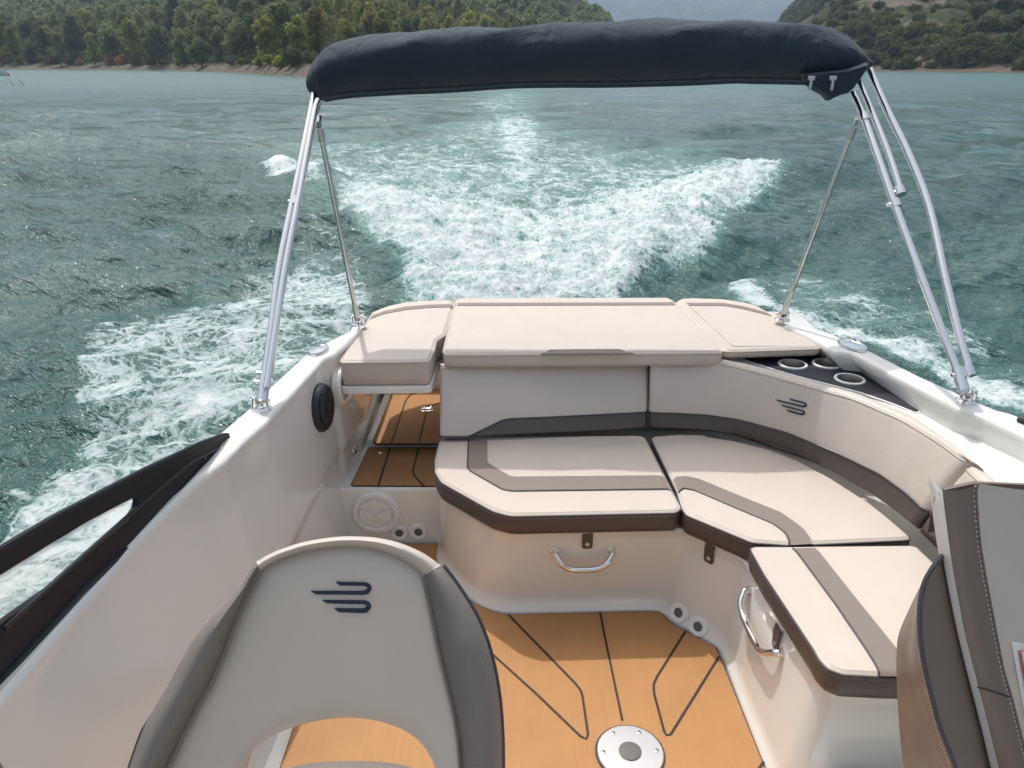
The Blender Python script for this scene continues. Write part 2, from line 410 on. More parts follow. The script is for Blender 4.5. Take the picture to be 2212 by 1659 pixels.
# ------------------------------------------------------------------ cushions
def cushion(name,outl,zt,th,label,cat='cushion',group=None,fil=.03,rad=.009,two=True,seam=True,z0off=0,topmat='beige',sidemat='brown',pipemat='pipe'):
    fil=[max(.02,f) for f in fil] if isinstance(fil,list) else max(.02,fil)
    o=fillet(outl,fil,6); c=sum((Vector(p) for p in o),Vector())/len(o)
    # denser outline for smooth shading
    o=resample(o,max(120,len(o)*2),True)
    root=thing(name,(c.x,c.y,zt-th),label,cat,group)
    m=MB(); sd=MB(); zs=zt-rad
    b0=offset(o,.010)
    rows=[[Vector((p.x,p.y,zt-th)) for p in b0],[Vector((p.x,p.y,zt-th+.006)) for p in offset(o,.002)],[Vector((p.x,p.y,zt-th+.3*th)) for p in offset(o,-.001)],[Vector((p.x,p.y,zs-.3*(th-rad))) for p in offset(o,-.002)],[Vector((p.x,p.y,zs)) for p in o]]
    sd.grid(rows,closed=True); fill(sd,rows[0],False)
    sd.obj('side_band',M[sidemat],root,angle=60)
    tr=[[Vector((p.x,p.y,zs)) for p in o]]
    for a in (25,50,75):
        tr.append([Vector((p.x,p.y,zs+(rad-.003)*math.sin(R(a)))) for p in offset(o,rad*(1-math.cos(R(a))))])
    tr.append([Vector((p.x,p.y,zt)) for p in offset(o,rad*1.12)])
    m.grid(tr,closed=True)
    last=tr[-1]; fill(m,last)
    tp=m.obj('top_panel',M[topmat],root,angle=80)
    if seam:
        MB().tube([Vector((p.x,p.y,zs+.001)) for p in offset(o,-.001)],.0028,6,closed=True).obj('piping',M[pipemat],root)
        if sidemat=='brown':
            P=resample([Vector((p.x,p.y,zs-.0075)) for p in offset(o,-.0006)],520,True); q=MB()
            for i in range(0,518,2): q.tube([P[i],P[i].lerp(P[i+1],.85)],.0008,4)
            q.obj('stitching',M['thread'],root)
    return root,tp
def tplane(b,uv,z,lift=.0022):
    out=[]
    for (u,v) in uv:
        p=Pz(u,v,z); h,nn,_,_=b.ray_cast(Vector((p.x,p.y,z+.3)),Vector((0,0,-1)))
        out.append((h if h is not None else p)+Vector((0,0,lift)))
    return out
def band(b,outer,inner,z,parent,matn,name='stripe',n=60,piping=None,lift=.0022):
    a=resample([Vector((*p,0)) for p in outer],n); c=resample([Vector((*p,0)) for p in inner],n)
    rows=[]
    for p,q in zip(a,c):
        uv=[(p.lerp(q,t).x,p.lerp(q,t).y) for t in (0,.25,.5,.75,1)]
        r=tplane(b,uv,z,lift); rows.append([r[0]-Vector((0,0,.004))]+r+[r[-1]-Vector((0,0,.004))])
    o=MB().grid(rows).obj(name,M[matn],parent,angle=60)
    if piping:
        MB().tube([r[1]+Vector((0,0,.0002)) for r in rows],.0026,6).obj('piping',M[piping],parent)
        MB().tube([r[-2] for r in rows],.0011,5).obj('seam',M['bpipe'],parent)
    return o
ZS=.42
GB='seat cushions of the stern bench'
# port seat cushion
o=on(A5,[(95,1037),(60,1180),(62,1250),(100,1315),(430,1500),(545,1530),(1590,1508),(1622,1480),(1560,1365),(1388,1022)],ZS-.009)
sc1,tp=cushion('seat_cushion',[(p.x,p.y) for p in o],ZS,.078,'widest beige bench seat cushion, with chamfered port corner and bent taupe stripe','cushion',GB,fil=[.04,.03,.05,.05,.08,.06,.02,.02,.02,.03])
b=bvh(tp)
band(b,[A5(p) for p in [(275,1045),(268,1215),(275,1235),(490,1358),(550,1368),(1530,1356),(1555,1362)]],[A5(p) for p in [(395,1045),(395,1185),(400,1190),(535,1272),(560,1278),(1480,1270),(1515,1278)]],ZS,sc1,'taupe',piping='pipe')
# middle seat cushion
o=[Pz(*A5(p),ZS-.009) for p in [(1425,1030),(1600,1017),(1800,1022)]]+[Pz(*A6(p),ZS-.009) for p in [(200,1030),(400,1062),(600,1112),(800,1190),(1000,1300),(1200,1430)]]+[Pz(*A9(p),ZS-.009) for p in [(1150,-20),(1320,115),(1478,252),(730,287),(487,270),(75,98),(45,55)]]+[Pz(*A5(p),ZS-.009) for p in [(1590,1375)]]
sc2,tp=cushion('seat_cushion',[(p.x,p.y) for p in o],ZS,.078,'corner seat cushion of the bench between the widest one and the starboard end one','cushion',GB,fil=.02)
b=bvh(tp)
band(b,[A5(p) for p in [(1604,1372),(1620,1360)]]+[A6(p) for p in [(60,1350),(130,1362),(400,1478),(620,1570)]]+[A9(p) for p in [(655,178),(695,215),(712,255),(716,283)]],
     [A5(p) for p in [(1568,1292),(1590,1278)]]+[A6(p) for p in [(80,1275),(160,1292),(420,1400),(680,1505)]]+[A9(p) for p in [(760,148),(810,190),(845,240),(860,275)]],ZS,sc2,'taupe',piping='pipe')
# starboard seat cushion
o=[Pz(*A9(p),ZS-.009) for p in [(470,308),(485,297),(720,297),(1490,289),(1640,430),(1900,690),(2250,1080),(2250,1120),(1375,1103),(1270,1100),(1040,1088),(950,1050),(895,990),(860,925),(560,470)]]
sc3,tp=cushion('seat_cushion',[(p.x,p.y) for p in o],ZS,.078,'starboard end seat cushion of the bench, closest to the brown swivel chair','cushion',GB,fil=.02)
b=bvh(tp)
band(b,[A9(p) for p in [(735,303),(760,325),(1000,650),(1190,930),(1240,1010),(1265,1060),(1276,1096)]],[A9(p) for p in [(872,300),(900,325),(1150,640),(1380,925),(1450,1010),(1490,1060),(1510,1096)]],ZS,sc3,'taupe',piping='pipe')
# hold-down straps on the seat cushions
def strap(parent,c,u,ly,lz,sn=1):
    # c on the base wall; u = horizontal direction along the wall
    u=Vector(u).normalized(); nrm=Vector((u.y,-u.x,0)); 
    if nrm.dot(EYE-c)<0: nrm=-nrm
    w=.017; rows=[]
    for k,(dz,of) in enumerate([(.045,.004),(.02,.008),(0,.006),(-.02,.005),(-.027,.005)]):
        ww=w if k<4 else w*.7
        rows.append([c+u*(-ww)+nrm*(of-.003)+Vector((0,0,dz)),c+u*(-ww)+nrm*(of+.001)+Vector((0,0,dz)),c+u*ww+nrm*(of+.001)+Vector((0,0,dz)),c+u*ww+nrm*(of-.003)+Vector((0,0,dz))])
    s=MB().grid(rows,capends=True).obj('hold_down_strap',M['brown'],parent,angle=30)
    MB().disc(c+nrm*.006+Vector((0,0,-.01)),nrm,[(.007,0),(.007,.002),(.004,.004),(.0005,.004)],seg=14).obj('snap',M['steel'],s)
bb=bvh(bench)
p,nn=hit(bb,*A8((1627,372)),0); strap(sc1,p,(1,0,0),0,0)
p,nn=hit(bb,*A9((222,340)),0); strap(sc2,p,Vector((-nn.y,nn.x,0)),0,0)
p,nn=hit(bb,*A9((640,870)),0); strap(sc3,p,Vector((-nn.y,nn.x,0)),0,0)
# handles
def handle(pts,regf,name='pull_handle'):
    b3=bb; P=[]; N=None
    for i,(x,y) in enumerate(pts):
        p,nn=hit(b3,*regf((x,y)),0); P.append(p); N=nn if N is None else N
    return P,N
def uhandle(e0,e1,drop,out,par):
    P0,N0=hit(bb,*e0,0); P1,N1=hit(bb,*e1,0); N=(N0+N1); N.z=0; N.normalize(); dn=Vector((0,0,-1))
    L=(P1-P0); pts=[]
    for t,d,o_ in [(-.0,0,-.01),(.0,.0,.015),(.03,.15,.6),(.10,.5,.95),(.2,.85,1),(.32,1,1),(.5,1.04,1),(.68,1,1),(.8,.85,1),(.9,.5,.95),(.97,.15,.6),(1,0,.015),(1,0,-.01)]:
        pts.append(P0+L*t+dn*drop*d+N*(out*o_ if abs(o_)>.02 else o_))
    h=MB().tube(smooth(pts,50),.0105,14).obj('pull_handle',M['chrome'],par)
    for P in (P0,P1): MB().disc(P,N,[(.014,0),(.014,.003),(.009,.006),(.001,.006)],seg=18).obj('handle_foot',M['chrome'],h)
    return h
uhandle(A8((1442,432)),A8((1768,428)),.045,.035,boat)['label']='chrome handle under the widest seat cushion'
uhandle(A9((470,560)),A9((672,945)),.045,.035,boat)['label']='chrome handle under the starboard end seat cushion'
# sockets, hatch, speaker, eye
def socket(u,v,b):
    p,nn=hit(b,u,v,0); nn.z=max(-.05,min(.35,nn.z)); nn.normalize()
    s=MB().disc(p-nn*.004,nn,[(.034,0),(.034,.008),(.031,.012),(.026,.012),(.019,.010),(.016,.0095),(.016,.0092),(.0158,.006),(.001,.006)],seg=26).obj('drain_socket',M['gel2'],boat)
    MB().disc(p+nn*.003,nn,[(.0155,0),(.0155,.0035),(.001,.0036)],seg=20).obj('socket_opening',mat('socket_grey',(.10,.10,.095),.6) if 'sg' not in M else M['sg'],s)
    return s
M['sg']=mat('socket_grey',(.12,.118,.11),.6)
stepb=bvh([o for o in boat.children if o.name=='step_box'][0])
for q in [(563,325),(672,320)]: socket(*A8(q),stepb)
for q in [(1467,1323),(1509,1353)]: socket(*q,bb)
p,nn=hit(stepb,*A8((433,210)),0)
ih=MB().disc(p,nn,[(.090,0),(.090,.010),(.084,.016),(.070,.017),(.064,.009),(.060,.009),(.057,.013),(.001,.013)],seg=48).obj('inspection_hatch',M['gel2'],boat)
for s in (-1,1):
    q=MB(); c=p+Vector((s*.030,-.009,0)); pts=[c+Vector((s*.026*a,0,.022*b_)) for a,b_ in [(-.9,0),(.6,1),(1,.75),(1.05,0),(1,-.75),(.6,-1)]]
    pts=[x+Vector((0,-.013,0)) for x in pts]; f=[x+Vector((0,-.005,0)) for x in pts]; q.grid([pts,f],closed=True,capends=True,flip=True); q.obj('finger_grip',M['gel2'],ih,smooth=False)
lw=bvh(hp)
p,nn=hit(lw,*A4((762,838)),0); nn=Vector((1,-.12,.03)).normalized()
sp=MB().disc(p-nn*.01,nn,[(.084,0),(.086,.012),(.084,.024),(.078,.032),(.070,.033),(.066,.028),(.001,.030)],seg=48).obj('speaker',M['black'],boat); sp['label']='round black loudspeaker on the port side wall'
a=Vector((0,0,1)); bvec=nn.cross(a).normalized(); a=bvec.cross(nn)
gm=MB()
for k in range(-5,6):
    h=k*.0115; L=math.sqrt(max(0,.066**2-h*h)); pts=[]
    for j in range(9):
        t=-1+j/4; pts.append(p+nn*.024+bvec*(L*t)+a*(h+.012*(1-t*t)-.012*abs(t)*.0+.006*t))
    gm.tube(pts,.0035,6)
gm.obj('grille',M['black'],sp)
MB().disc(p+nn*.018,nn,[(.016,0),(.016,.012),(.010,.015),(.001,.015)],seg=20).obj('speaker_cap',M['black'],sp)
p,nn=hit(lw,*A4((975,1110)),0); nn=Vector((1,0,.1)).normalized()
MB().disc(p-nn*.003,nn,[(.017,0),(.017,.006),(.012,.011),(.005,.013),(.001,.013)],seg=22).obj('wall_eyelet',M['chrome'],boat)  # small chrome eyelet fixed to the port wall
# grab recess ring beside the flap
p=Vector((-.625,2.62,.60)); nn=Vector((1,0,0))
MB().disc(p,nn,[(.075,-.02),(.075,.006),(.068,.012),(.058,.012),(.052,.004),(.001,.002)],seg=40).obj('hinge_boss',M['gel'],boat)
# deck fittings: oval cleat covers
for (rf,c,rx) in ((A4,(750,480),.055),(A6,(1125,450),.066)):
    p=Pz(*rf(c),GZ+.001); dirv=Vector((.18 if rf is A4 else -.30,1,0)).normalized(); pr=Vector((dirv.y,-dirv.x,0))
    rows=[]
    for (s,h) in [(1,0),(1,.006),(.93,.011),(.80,.012),(.74,.009),(.01,.012)]:
        rows.append([p+dirv*(rx*s*math.cos(t))+pr*(rx*.62*s*math.sin(t))+Vector((0,0,h)) for t in [i*2*math.pi/36 for i in range(36)]])
    MB().grid(rows,closed=True,flip=True).obj('pop_up_cleat',M['chrome'],boat)
MB().tube([Pz(*q_,GZ+.008) for q_ in [(2199,905),(2260,925),(2330,955),(2500,1040)]],[.008,.016,.018,.018],10).obj('windscreen_end',M['black'],boat)
# unseen consoles behind the camera, added to bounce warm light onto the chairs
for x0_,x1_ in ((-.86,-.22),(.72,1.36)):
    cn=MB().box((x0_,-.80,-.01),(x1_,-.14,.98),.08).obj('bounce_console',M['gel'],boat)
    MB().box((x0_+.05,-.75,.981),(x1_-.05,-.25,1.02),.06).obj('bounce_console_pad',M['beige'],cn)
# table base plate
p=Pz(1361,1626,.006)
tb=MB().disc(p,(0,0,1),[(.0885,0),(.0885,.003),(.086,.005),(.030,.0052),(.001,.0052)],seg=60).obj('table_base_plate',M['alu'],boat)
MB().disc(p+Vector((0,0,.004)),(0,0,1),[(.030,0),(.030,.0035),(.026,.0048),(.001,.004)],seg=32).obj('socket_cap',M['sg'],tb)
MB().disc(p-Vector((0,0,.001)),(0,0,1),[(.0925,0),(.0925,.002),(.001,.002)],seg=60).obj('gasket',M['seam'],tb)
for k in range(6):
    a=R(60*k+62); q=p+Vector((.071*math.cos(a),.071*math.sin(a),.005))
    s=MB().disc(q,(0,0,1),[(.0058,0),(.0058,.0012),(.004,.002),(.001,.0018)],seg=14).obj('screw',M['steel'],tb)
    MB().box((q.x-.003,q.y-.0007,q.z+.0015),(q.x+.003,q.y+.0007,q.z+.0024)).box((q.x-.0007,q.y-.003,q.z+.0016),(q.x+.0007,q.y+.003,q.z+.0025)).obj('screw_slot',M['dark'],s)
# coaming: deck surface between curved backrest, sunpad and starboard wall
CZ=.655
ca=[Pz(*A6(p),CZ) for p in [(-300,505),(0,515),(200,517),(400,528),(520,560),(700,612),(1000,690),(1250,770),(1500,880),(1640,970),(1750,1060),(1880,1170),(1960,1240),(2080,1400),(2300,1700)]]
cb=[Pz(*A6(p),CZ) for p in [(-300,440),(0,450),(300,455),(700,470),(940,480),(1010,495),(1200,615),(1400,745),(1560,845),(1700,925),(1820,990),(1960,1060),(2212,1220),(2500,1420),(2800,1650)]]
ca=gentle(seglerp(ca,60)); cb=gentle(seglerp(cb,60)); rows=[]
for i in range(60):
    e=ca[i]; f=cb[i]; w=sin_[0]
    out=(f-e); out.z=0; out.normalize()
    rows.append([Vector((e.x,e.y,.35))-out*.005,Vector((e.x,e.y,CZ-.02))-out*.008,Vector((e.x,e.y,CZ-.004)),Vector((e.x,e.y,CZ))+out*.015,e.lerp(f,.6),Vector((f.x,f.y,CZ)),Vector((f.x,f.y,CZ+.004))+out*.02,Vector((f.x,f.y,CZ+.02))+out*.05,Vector((f.x,f.y,CZ+.01))+out*.12])
MB().grid(rows,flip=False).obj('coaming',M['gel'],boat,angle=60)
# cup holder panel
cp=[Pz(*A6(p),CZ+.004) for p in [(410,519),(1008,503),(1548,858),(1525,864),(1390,810),(1180,737),(1000,690),(820,645),(640,594)]]
cpf=fillet([(p.x,p.y) for p in cp],.008,4)
MB().slab(offset(cpf,-.007),CZ-.004,CZ+.003,.001).obj('panel_border',M['gel2'],boat)
cpo=MB().slab(cpf,CZ+.001,CZ+.006,.001).obj('cup_holder_panel',M['panelblack'],boat); cpo['label']='dark triangular panel holding three steel cup holders'
for c in [(750,563),(965,560),(1110,657)]:
    p=Pz(*A6(c),CZ+.008)
    h=MB().disc(p,(0,0,1),[(.053,-.003),(.052,.002),(.049,.0035),(.044,.003),(.0425,.0005),(.0425,-.003)],cap=False,seg=44).obj('cup_holder',M['gel2'],boat)
    # steel liner shown as a shallow cup recessed in a dark well (real depth)
    m=MB(); n_=Vector((0,0,1)); rows=[]
    for (r_,hh) in [(.0432,.0025),(.042,.0),(.041,-.03),(.040,-.085),(.001,-.086)]:
        rows.append([p+Vector((r_*math.cos(k*2*math.pi/40),r_*math.sin(k*2*math.pi/40),hh)) for k in range(40)])
    m.grid(rows,closed=True,flip=True).obj('steel_liner',M['cupsteel'],h)
# cut the panel, border and coaming under each cup: boolean with real cylinders applied
def cut(objs,centres,r,z0,z1):
    for ob in objs:
        for c in centres:
            mb=MB().disc(Vector((c.x,c.y,z0)),(0,0,1),[(r,0),(r,z1-z0)],seg=40); me=bpy.data.meshes.new('cutter'); me.from_pydata([tuple(v) for v in mb.V],[],mb.F)
            co=bpy.data.objects.new('cutter',me); COL.objects.link(co)
            md=ob.modifiers.new('b','BOOLEAN'); md.operation='DIFFERENCE'; md.object=co; md.solver='EXACT'
            bpy.context.view_layer.update()
            dg=bpy.context.evaluated_depsgraph_get(); nm=bpy.data.meshes.new_from_object(ob.evaluated_get(dg)); ob.modifiers.clear()
            if len(nm.polygons)>3: ob.data=nm
            bpy.data.objects.remove(co)
cc=[Pz(*A6(c),CZ+.008) for c in [(750,563),(965,560),(1110,657)]]
cut([o for o in boat.children if o.name.split('.')[0] in ('coaming','cup_holder_panel','panel_border')],cc,.0425,.5,.8)
# ------------------------------------------------------------------ backrests
def backrest(name,base,seam,topf,topb,label,parts_group,cap=.012,n=70,zb=.435,zt=.655):
    B0=[Pz(*p,zb) for p in base]; T0=[Pz(*p,zt) for p in topf]; T1=[Pz(*p,zt+.006) for p in topb]
    B0=gentle(seglerp(B0,n)); T0=gentle(seglerp(T0,n)); T1=gentle(seglerp(T1,n))
    sv=gentle(seglerp([Vector((*p,0)) for p in seam],n)); bv=gentle(seglerp([Vector((*p,0)) for p in base],n)); tv=gentle(seglerp([Vector((*p,0)) for p in topf],n))
    c=sum(B0,Vector())/n
    root=thing(name,(c.x,c.y,zb),label,'cushion',parts_group)
    up=[];lo=[];pip=[];pip2=[]
    for i in range(n):
        t=max(.0,min(.9,(bv[i].y-sv[i].y)/(bv[i].y-tv[i].y)))
        e=min(i,n-1-i)/(n-1); k=1 if e>.02 else .55+.45*(e/.02)
        inn=(B0[min(n-1,i+1)]-B0[max(0,i-1)]); inn.z=0; inn.normalize(); back=Vector((-inn.y,inn.x,0))
        if back.dot(B0[i]-EYE)<0: back=-back
        b_,f_=B0[i],T0[i]; bk=T1[i]; fr=lambda s,bulge=.010: b_.lerp(f_,s)-back*(bulge*math.sin(math.pi*min(1,max(0,s)))*k)
        kk=(1-k)*.02
        lo.append([b_+back*.05+Vector((0,0,.0)),b_+back*.012-Vector((0,0,.0)),b_+back*(.002+kk)+Vector((0,0,.008)),fr(t*.5)+back*kk,fr(t)+back*(.002+kk)])
        r=[fr(t)+back*(.001+kk)]
        for s in (.12,.3,.5,.7,.88,.97): r.append(fr(t+(1-t)*s)+back*kk)
        r+= [f_+back*(.004+kk)+Vector((0,0,.004)), f_.lerp(bk,.35)+Vector((0,0,.009)), f_.lerp(bk,.7)+Vector((0,0,.007)), bk, bk+back*.006-Vector((0,0,.015)), b_+back*.09+Vector((0,0,.04)), b_+back*.055]
        up.append(r); pip.append(r[0]-back*.0012); pip2.append(f_-Vector((0,0,.002))+back*kk)
    u=MB().grid(up,capends=True).obj('beige_panel',M['beige'],root,angle=60)
    l=MB().grid(lo,capends=True).obj('lower_band',M['brown'],root,angle=60)
    MB().tube(pip,.0026,6).obj('piping',M['pipe'],root)
    MB().tube([p+Vector((0,0,.002)) for p in pip2],.0022,6).obj('piping',M['bpipe'],root)
    return root,u,l
br1,u1,l1=backrest('backrest_cushion',
  [A5(p) for p in [(92,1030),(180,1031),(262,1030),(500,1020),(800,1008),(1100,995),(1300,982),(1407,972)]],
  [A5(p) for p in [(92,1028),(180,1029),(270,1026),(500,905),(800,893),(1100,878),(1300,868),(1413,860)]],
  [A5(p) for p in [(95,592),(200,586),(300,583),(500,577),(800,568),(1100,560),(1300,554),(1415,550)]],
  [A5(p) for p in [(100,562),(200,556),(300,552),(500,548),(800,540),(1100,530),(1300,523),(1405,520)]],
  'straight beige backrest cushion with dark lower band, behind the widest seat cushion','backrest cushions of the stern bench')
br2,u2,l2=backrest('backrest_cushion',
  [A5(p) for p in [(1412,972),(1500,978)]]+[A6(p) for p in [(0,980),(200,990),(400,1020),(700,1110),(1000,1250),(1250,1400),(1400,1510),(1520,1608)]],
  [A5(p) for p in [(1418,862),(1500,868)]]+[A6(p) for p in [(0,868),(200,880),(400,908),(700,990),(1000,1120),(1250,1250),(1430,1370),(1592,1488)]],
  [A5(p) for p in [(1422,552),(1520,545)]]+[A6(p) for p in [(0,542),(230,550),(450,598),(780,688),(1130,785),(1440,920),(1660,1055),(1832,1182)]],
  [A5(p) for p in [(1425,520),(1520,515)]]+[A6(p) for p in [(20,517),(250,524),(480,565),(820,655),(1180,755),(1530,910),(1770,1075),(1955,1228)]],
  'long curved beige backrest cushion with navy emblem wrapping the starboard corner','backrest cushions of the stern bench',zt=.672,n=90)
br3,u3,l3=backrest('backrest_cushion',
  [A6(p) for p in [(1535,1622),(1650,1740),(1800,1890),(2000,2100)]],
  [A6(p) for p in [(1605,1490),(1720,1600),(1860,1740),(2060,1950)]],
  [A6(p) for p in [(1838,1225),(1950,1330),(2100,1480),(2300,1680)]],
  [A6(p) for p in [(1950,1235),(2060,1330),(2210,1480),(2400,1680)]],
  'short beige backrest cushion half hidden behind the brown swivel chair','backrest cushions of the stern bench',zt=.66,n=30)
# emblem
EMB=[[(1228,295),(1300,296),(1385,298),(1402,306),(1412,320),(1415,334),(1409,341),(1399,332),(1392,320),(1378,314),(1310,313),(1250,312)],
     [(1100,343),(1200,342),(1300,343),(1362,343),(1380,339),(1392,330),(1408,344),(1398,356),(1378,361),(1300,360),(1200,359),(1128,358)],
     [(1160,390),(1250,390),(1320,391),(1380,392),(1400,400),(1411,418),(1411,432),(1405,436),(1396,428),(1388,414),(1372,409),(1300,408),(1230,406),(1185,404)],
     [(1222,432),(1290,433),(1365,434),(1380,430),(1389,424),(1403,438),(1396,449),(1378,455),(1310,453),(1245,450)]]
def emblem(b,tr,parent):
    for poly in EMB:
        P=[];Q=[]
        for p in poly:
            h,nn=hit(b,*tr(p),.003)
            if h is None: return
            P.append(h); Q.append(h-nn*.005)
        MB().grid([P,Q],closed=True,flip=False,capends=True).obj('emblem_stroke',M['navy'],parent,smooth=False)
def aff(p):
    dx,dy=p[0]-1100,p[1]-343
    return A6((642+.63*dx-.10*dy, 785+.150*dx+.53*dy))
emblem(bvh(u2),aff,br2)
# ------------------------------------------------------------------ sun pads
ZP=.72; GP='stern sun pad cushions'
o=on(A4,[(1095,240),(1180,207),(1300,181),(1450,170),(1588,168),(1603,182),(1590,240),(1545,388),(1492,420),(1478,480),(1445,553),(890,558),(893,540),(1040,325)],ZP-.009)
sp1,tp=cushion('sun_pad',[(p.x,p.y) for p in o],ZP,.098,'thick notched sun pad cushion on the hinged flap above the port steps','cushion',GP,fil=.02,sidemat='beige',pipemat='bpipe')
band(bvh(tp),[A4(p) for p in [(1075,282),(1160,248),(1300,222),(1450,208),(1596,205)]],[A4(p) for p in [(1090,258),(1170,228),(1300,202),(1450,190),(1598,186)]],ZP,sp1,'taupe',n=40)
# hinged flap tray below the port pad
tray=offset(fillet([(p.x,p.y) for p in o],.02,4),-.006)
fl_=MB().slab(tray,ZP-.125,ZP-.099,.004).obj('hinged_flap',M['gel'],boat)
o=on(A5,[(200,157),(1538,152),(1560,165),(1878,488),(1872,498),(122,510),(115,490),(185,185)],ZP-.009)
sp2,tp=cushion('sun_pad',[(p.x,p.y) for p in o],ZP,.058,'largest flat sun pad cushion, with a grey trapezoid patch at its near edge','cushion',GP,fil=.012,sidemat='beige',pipemat='bpipe')
b=bvh(tp)
band(b,[A5(p) for p in [(188,196),(800,194),(1582,192)]],[A5(p) for p in [(192,178),(800,177),(1566,175)]],ZP,sp2,'taupe',n=40)
band(b,[A5(p) for p in [(732,502),(1000,500),(1320,499)]],[A5(p) for p in [(790,474),(1000,471),(1225,470)]],ZP,sp2,'taupe',name='patch',n=24)
o=on(A6,[(5,188),(40,160),(110,155),(300,162),(430,180),(520,202),(600,246),(660,285),(930,470),(355,490),(300,482)],ZP-.009)
sp3,tp=cushion('sun_pad',[(p.x,p.y) for p in o],ZP,.036,'starboard sun pad cushion beside the cup holders, with rounded outer corner','cushion',GP,fil=.018,sidemat='beige',pipemat='bpipe')
b=bvh(tp)
band(b,[A6(p) for p in [(95,195),(320,196),(430,215),(620,262)]],[A6(p) for p in [(72,178),(310,178),(440,200),(575,235)]],ZP,sp3,'taupe',n=40)
pp=tplane(b,[A6(p) for p in [(72,178),(150,245),(372,452),(905,448)]],ZP,.001)
MB().tube(resample(pp,40),.0022,6).obj('seam',M['bpipe'],sp3)
# ------------------------------------------------------------------ windscreen side panel (port)
WA=Pz(*A7((1425,240)),GZ); WB=Pz(*A7((90,1659)),GZ)
wd=(WB-WA).normalized(); lean=Vector((.10,0,1)).normalized(); wn=wd.cross(lean).normalized()
def wp(p,off=0):
    q=Pp(*A7(p),WA,wn); return q+wn*off*(1 if wn.dot(EYE-q)>0 else -1)
ws=thing('x',(0,0,0),'x','x'); bpy.data.objects.remove(ws)
outer=[(1432,222),(1400,225),(1250,280),(870,460),(330,745),(0,940),(-700,1330)]
inner_t=[(850,622),(822,618),(700,680),(530,770),(300,908),(0,1092),(-700,1540)]
inner_b=[(855,638),(846,680),(795,760),(615,912),(315,1178),(0,1400),(-700,2040)]
lower=[(1434,232),(1425,262),(1300,375),(850,885),(500,1205),(90,1662),(-500,2330)]
def sheet(a,b_,n=50,th=.012,off=0):
    A=[wp((p.x,p.y),off) for p in seglerp([Vector((*p,0)) for p in a],n)]; Bv=[wp((p.x,p.y),off) for p in seglerp([Vector((*p,0)) for p in b_],n)]
    s=1 if wn.dot(EYE-A[0])>0 else -1
    return [[x+wn*s*th/2,y+wn*s*th/2,y-wn*s*th/2,x-wn*s*th/2] for x,y in zip(A,Bv)]
outer2=outer; it2=[(1000,560)]+inner_t[1:]; ib2=[(1000,560)]+inner_b[1:]
wsf=MB().grid(sheet(outer,inner_t,n=60),closed=True,capends=True).grid(sheet(inner_b,lower,n=60),closed=True,capends=True)
# filler nose between the two strips
P=[wp(p,.006) for p in [outer[0],inner_t[0],inner_b[0],lower[0]]]; Q=[wp(p,-.006) for p in [outer[0],inner_t[0],inner_b[0],lower[0]]]
wsf.grid([P,Q],closed=True,capends=True)
WS=wsf.obj('windscreen',M['screen'],boat,smooth=True); WS['label']='dark framed side windscreen with dotted glass edge'
MB().grid([[wp(a_,0),wp(b_,0)] for a_,b_ in zip(inner_t,inner_b)]).obj('glass',M['glass'],WS)
MB().tube([wp(p,.002) for p in outer],.007,8).obj('edge_trim',M['screen'],WS)
MB().tube([wp(p,.006) for p in [(1360,305),(1200,380),(1080,480),(850,680),(500,990),(0,1440)]],.005,8).obj('retaining_strip',M['black'],WS)
MB().tube([wp(p,.006) for p in lower],.008,8).obj('edge_trim',M['black'],WS)
MB().disc(wp((1275,362),.006),wn if wn.dot(EYE-WA)>0 else -wn,[(.009,0),(.009,.003),(.001,.004)],seg=14).obj('bolt',M['black'],WS)
for lst,s in ((inner_t,1),(inner_b,-1)):
    q=MB()
    pts=resample([Vector((*p,0)) for p in lst[1:]],150)
    for i in range(149):
        a_=pts[i]; b_=pts[i].lerp(pts[i+1],.55); c_=a_.lerp(b_,.5)
        nx=Vector((-(pts[i+1]-a_).y,(pts[i+1]-a_).x,0)).normalized()
        if s*nx.y<0: nx=-nx
        L=min(34,6+(900-c_.x)*.06); tip=c_+nx*L
        q.add([wp((a_.x,a_.y),.0065),wp((b_.x,b_.y),.0065),wp((tip.x,tip.y),.0065)],[(0,1,2)])
    q.obj('frit_teeth',M['screen'],WS,smooth=False)
# ------------------------------------------------------------------ folded bimini top
bim=thing('folded_sun_canopy',(.32,2.2,GZ),'folded navy canvas sun canopy rolled up on bright steel hoops above the stern','canopy')
tops=[(664,178),(666,168),(672,152),(684,130),(700,112),(722,98),(760,89),(820,81),(870,75),(900,70),(930,66),(1000,61),(1100,56),(1200,53),(1300,51),(1400,48),(1500,45),(1580,43),(1612,44),(1630,47),(1650,45),(1700,47),(1740,53),(1790,67),(1825,84),(1850,104),(1868,124),(1880,134),(1883,140)]
bots=[(664,183),(667,200),(676,207),(690,214),(702,220),(722,216),(760,211),(820,207),(870,204),(900,203),(930,202),(1000,198),(1100,191),(1200,189),(1300,189),(1400,187),(1500,184),(1580,180),(1612,180),(1630,181),(1650,181),(1700,182),(1740,183),(1790,184),(1825,180),(1850,170),(1868,158),(1880,148),(1883,142)]
N=150; tt=seglerp([Vector((*p,0)) for p in tops],N); bo=seglerp([Vector((*p,0)) for p in bots],N)
YB=2.98; rows=[]
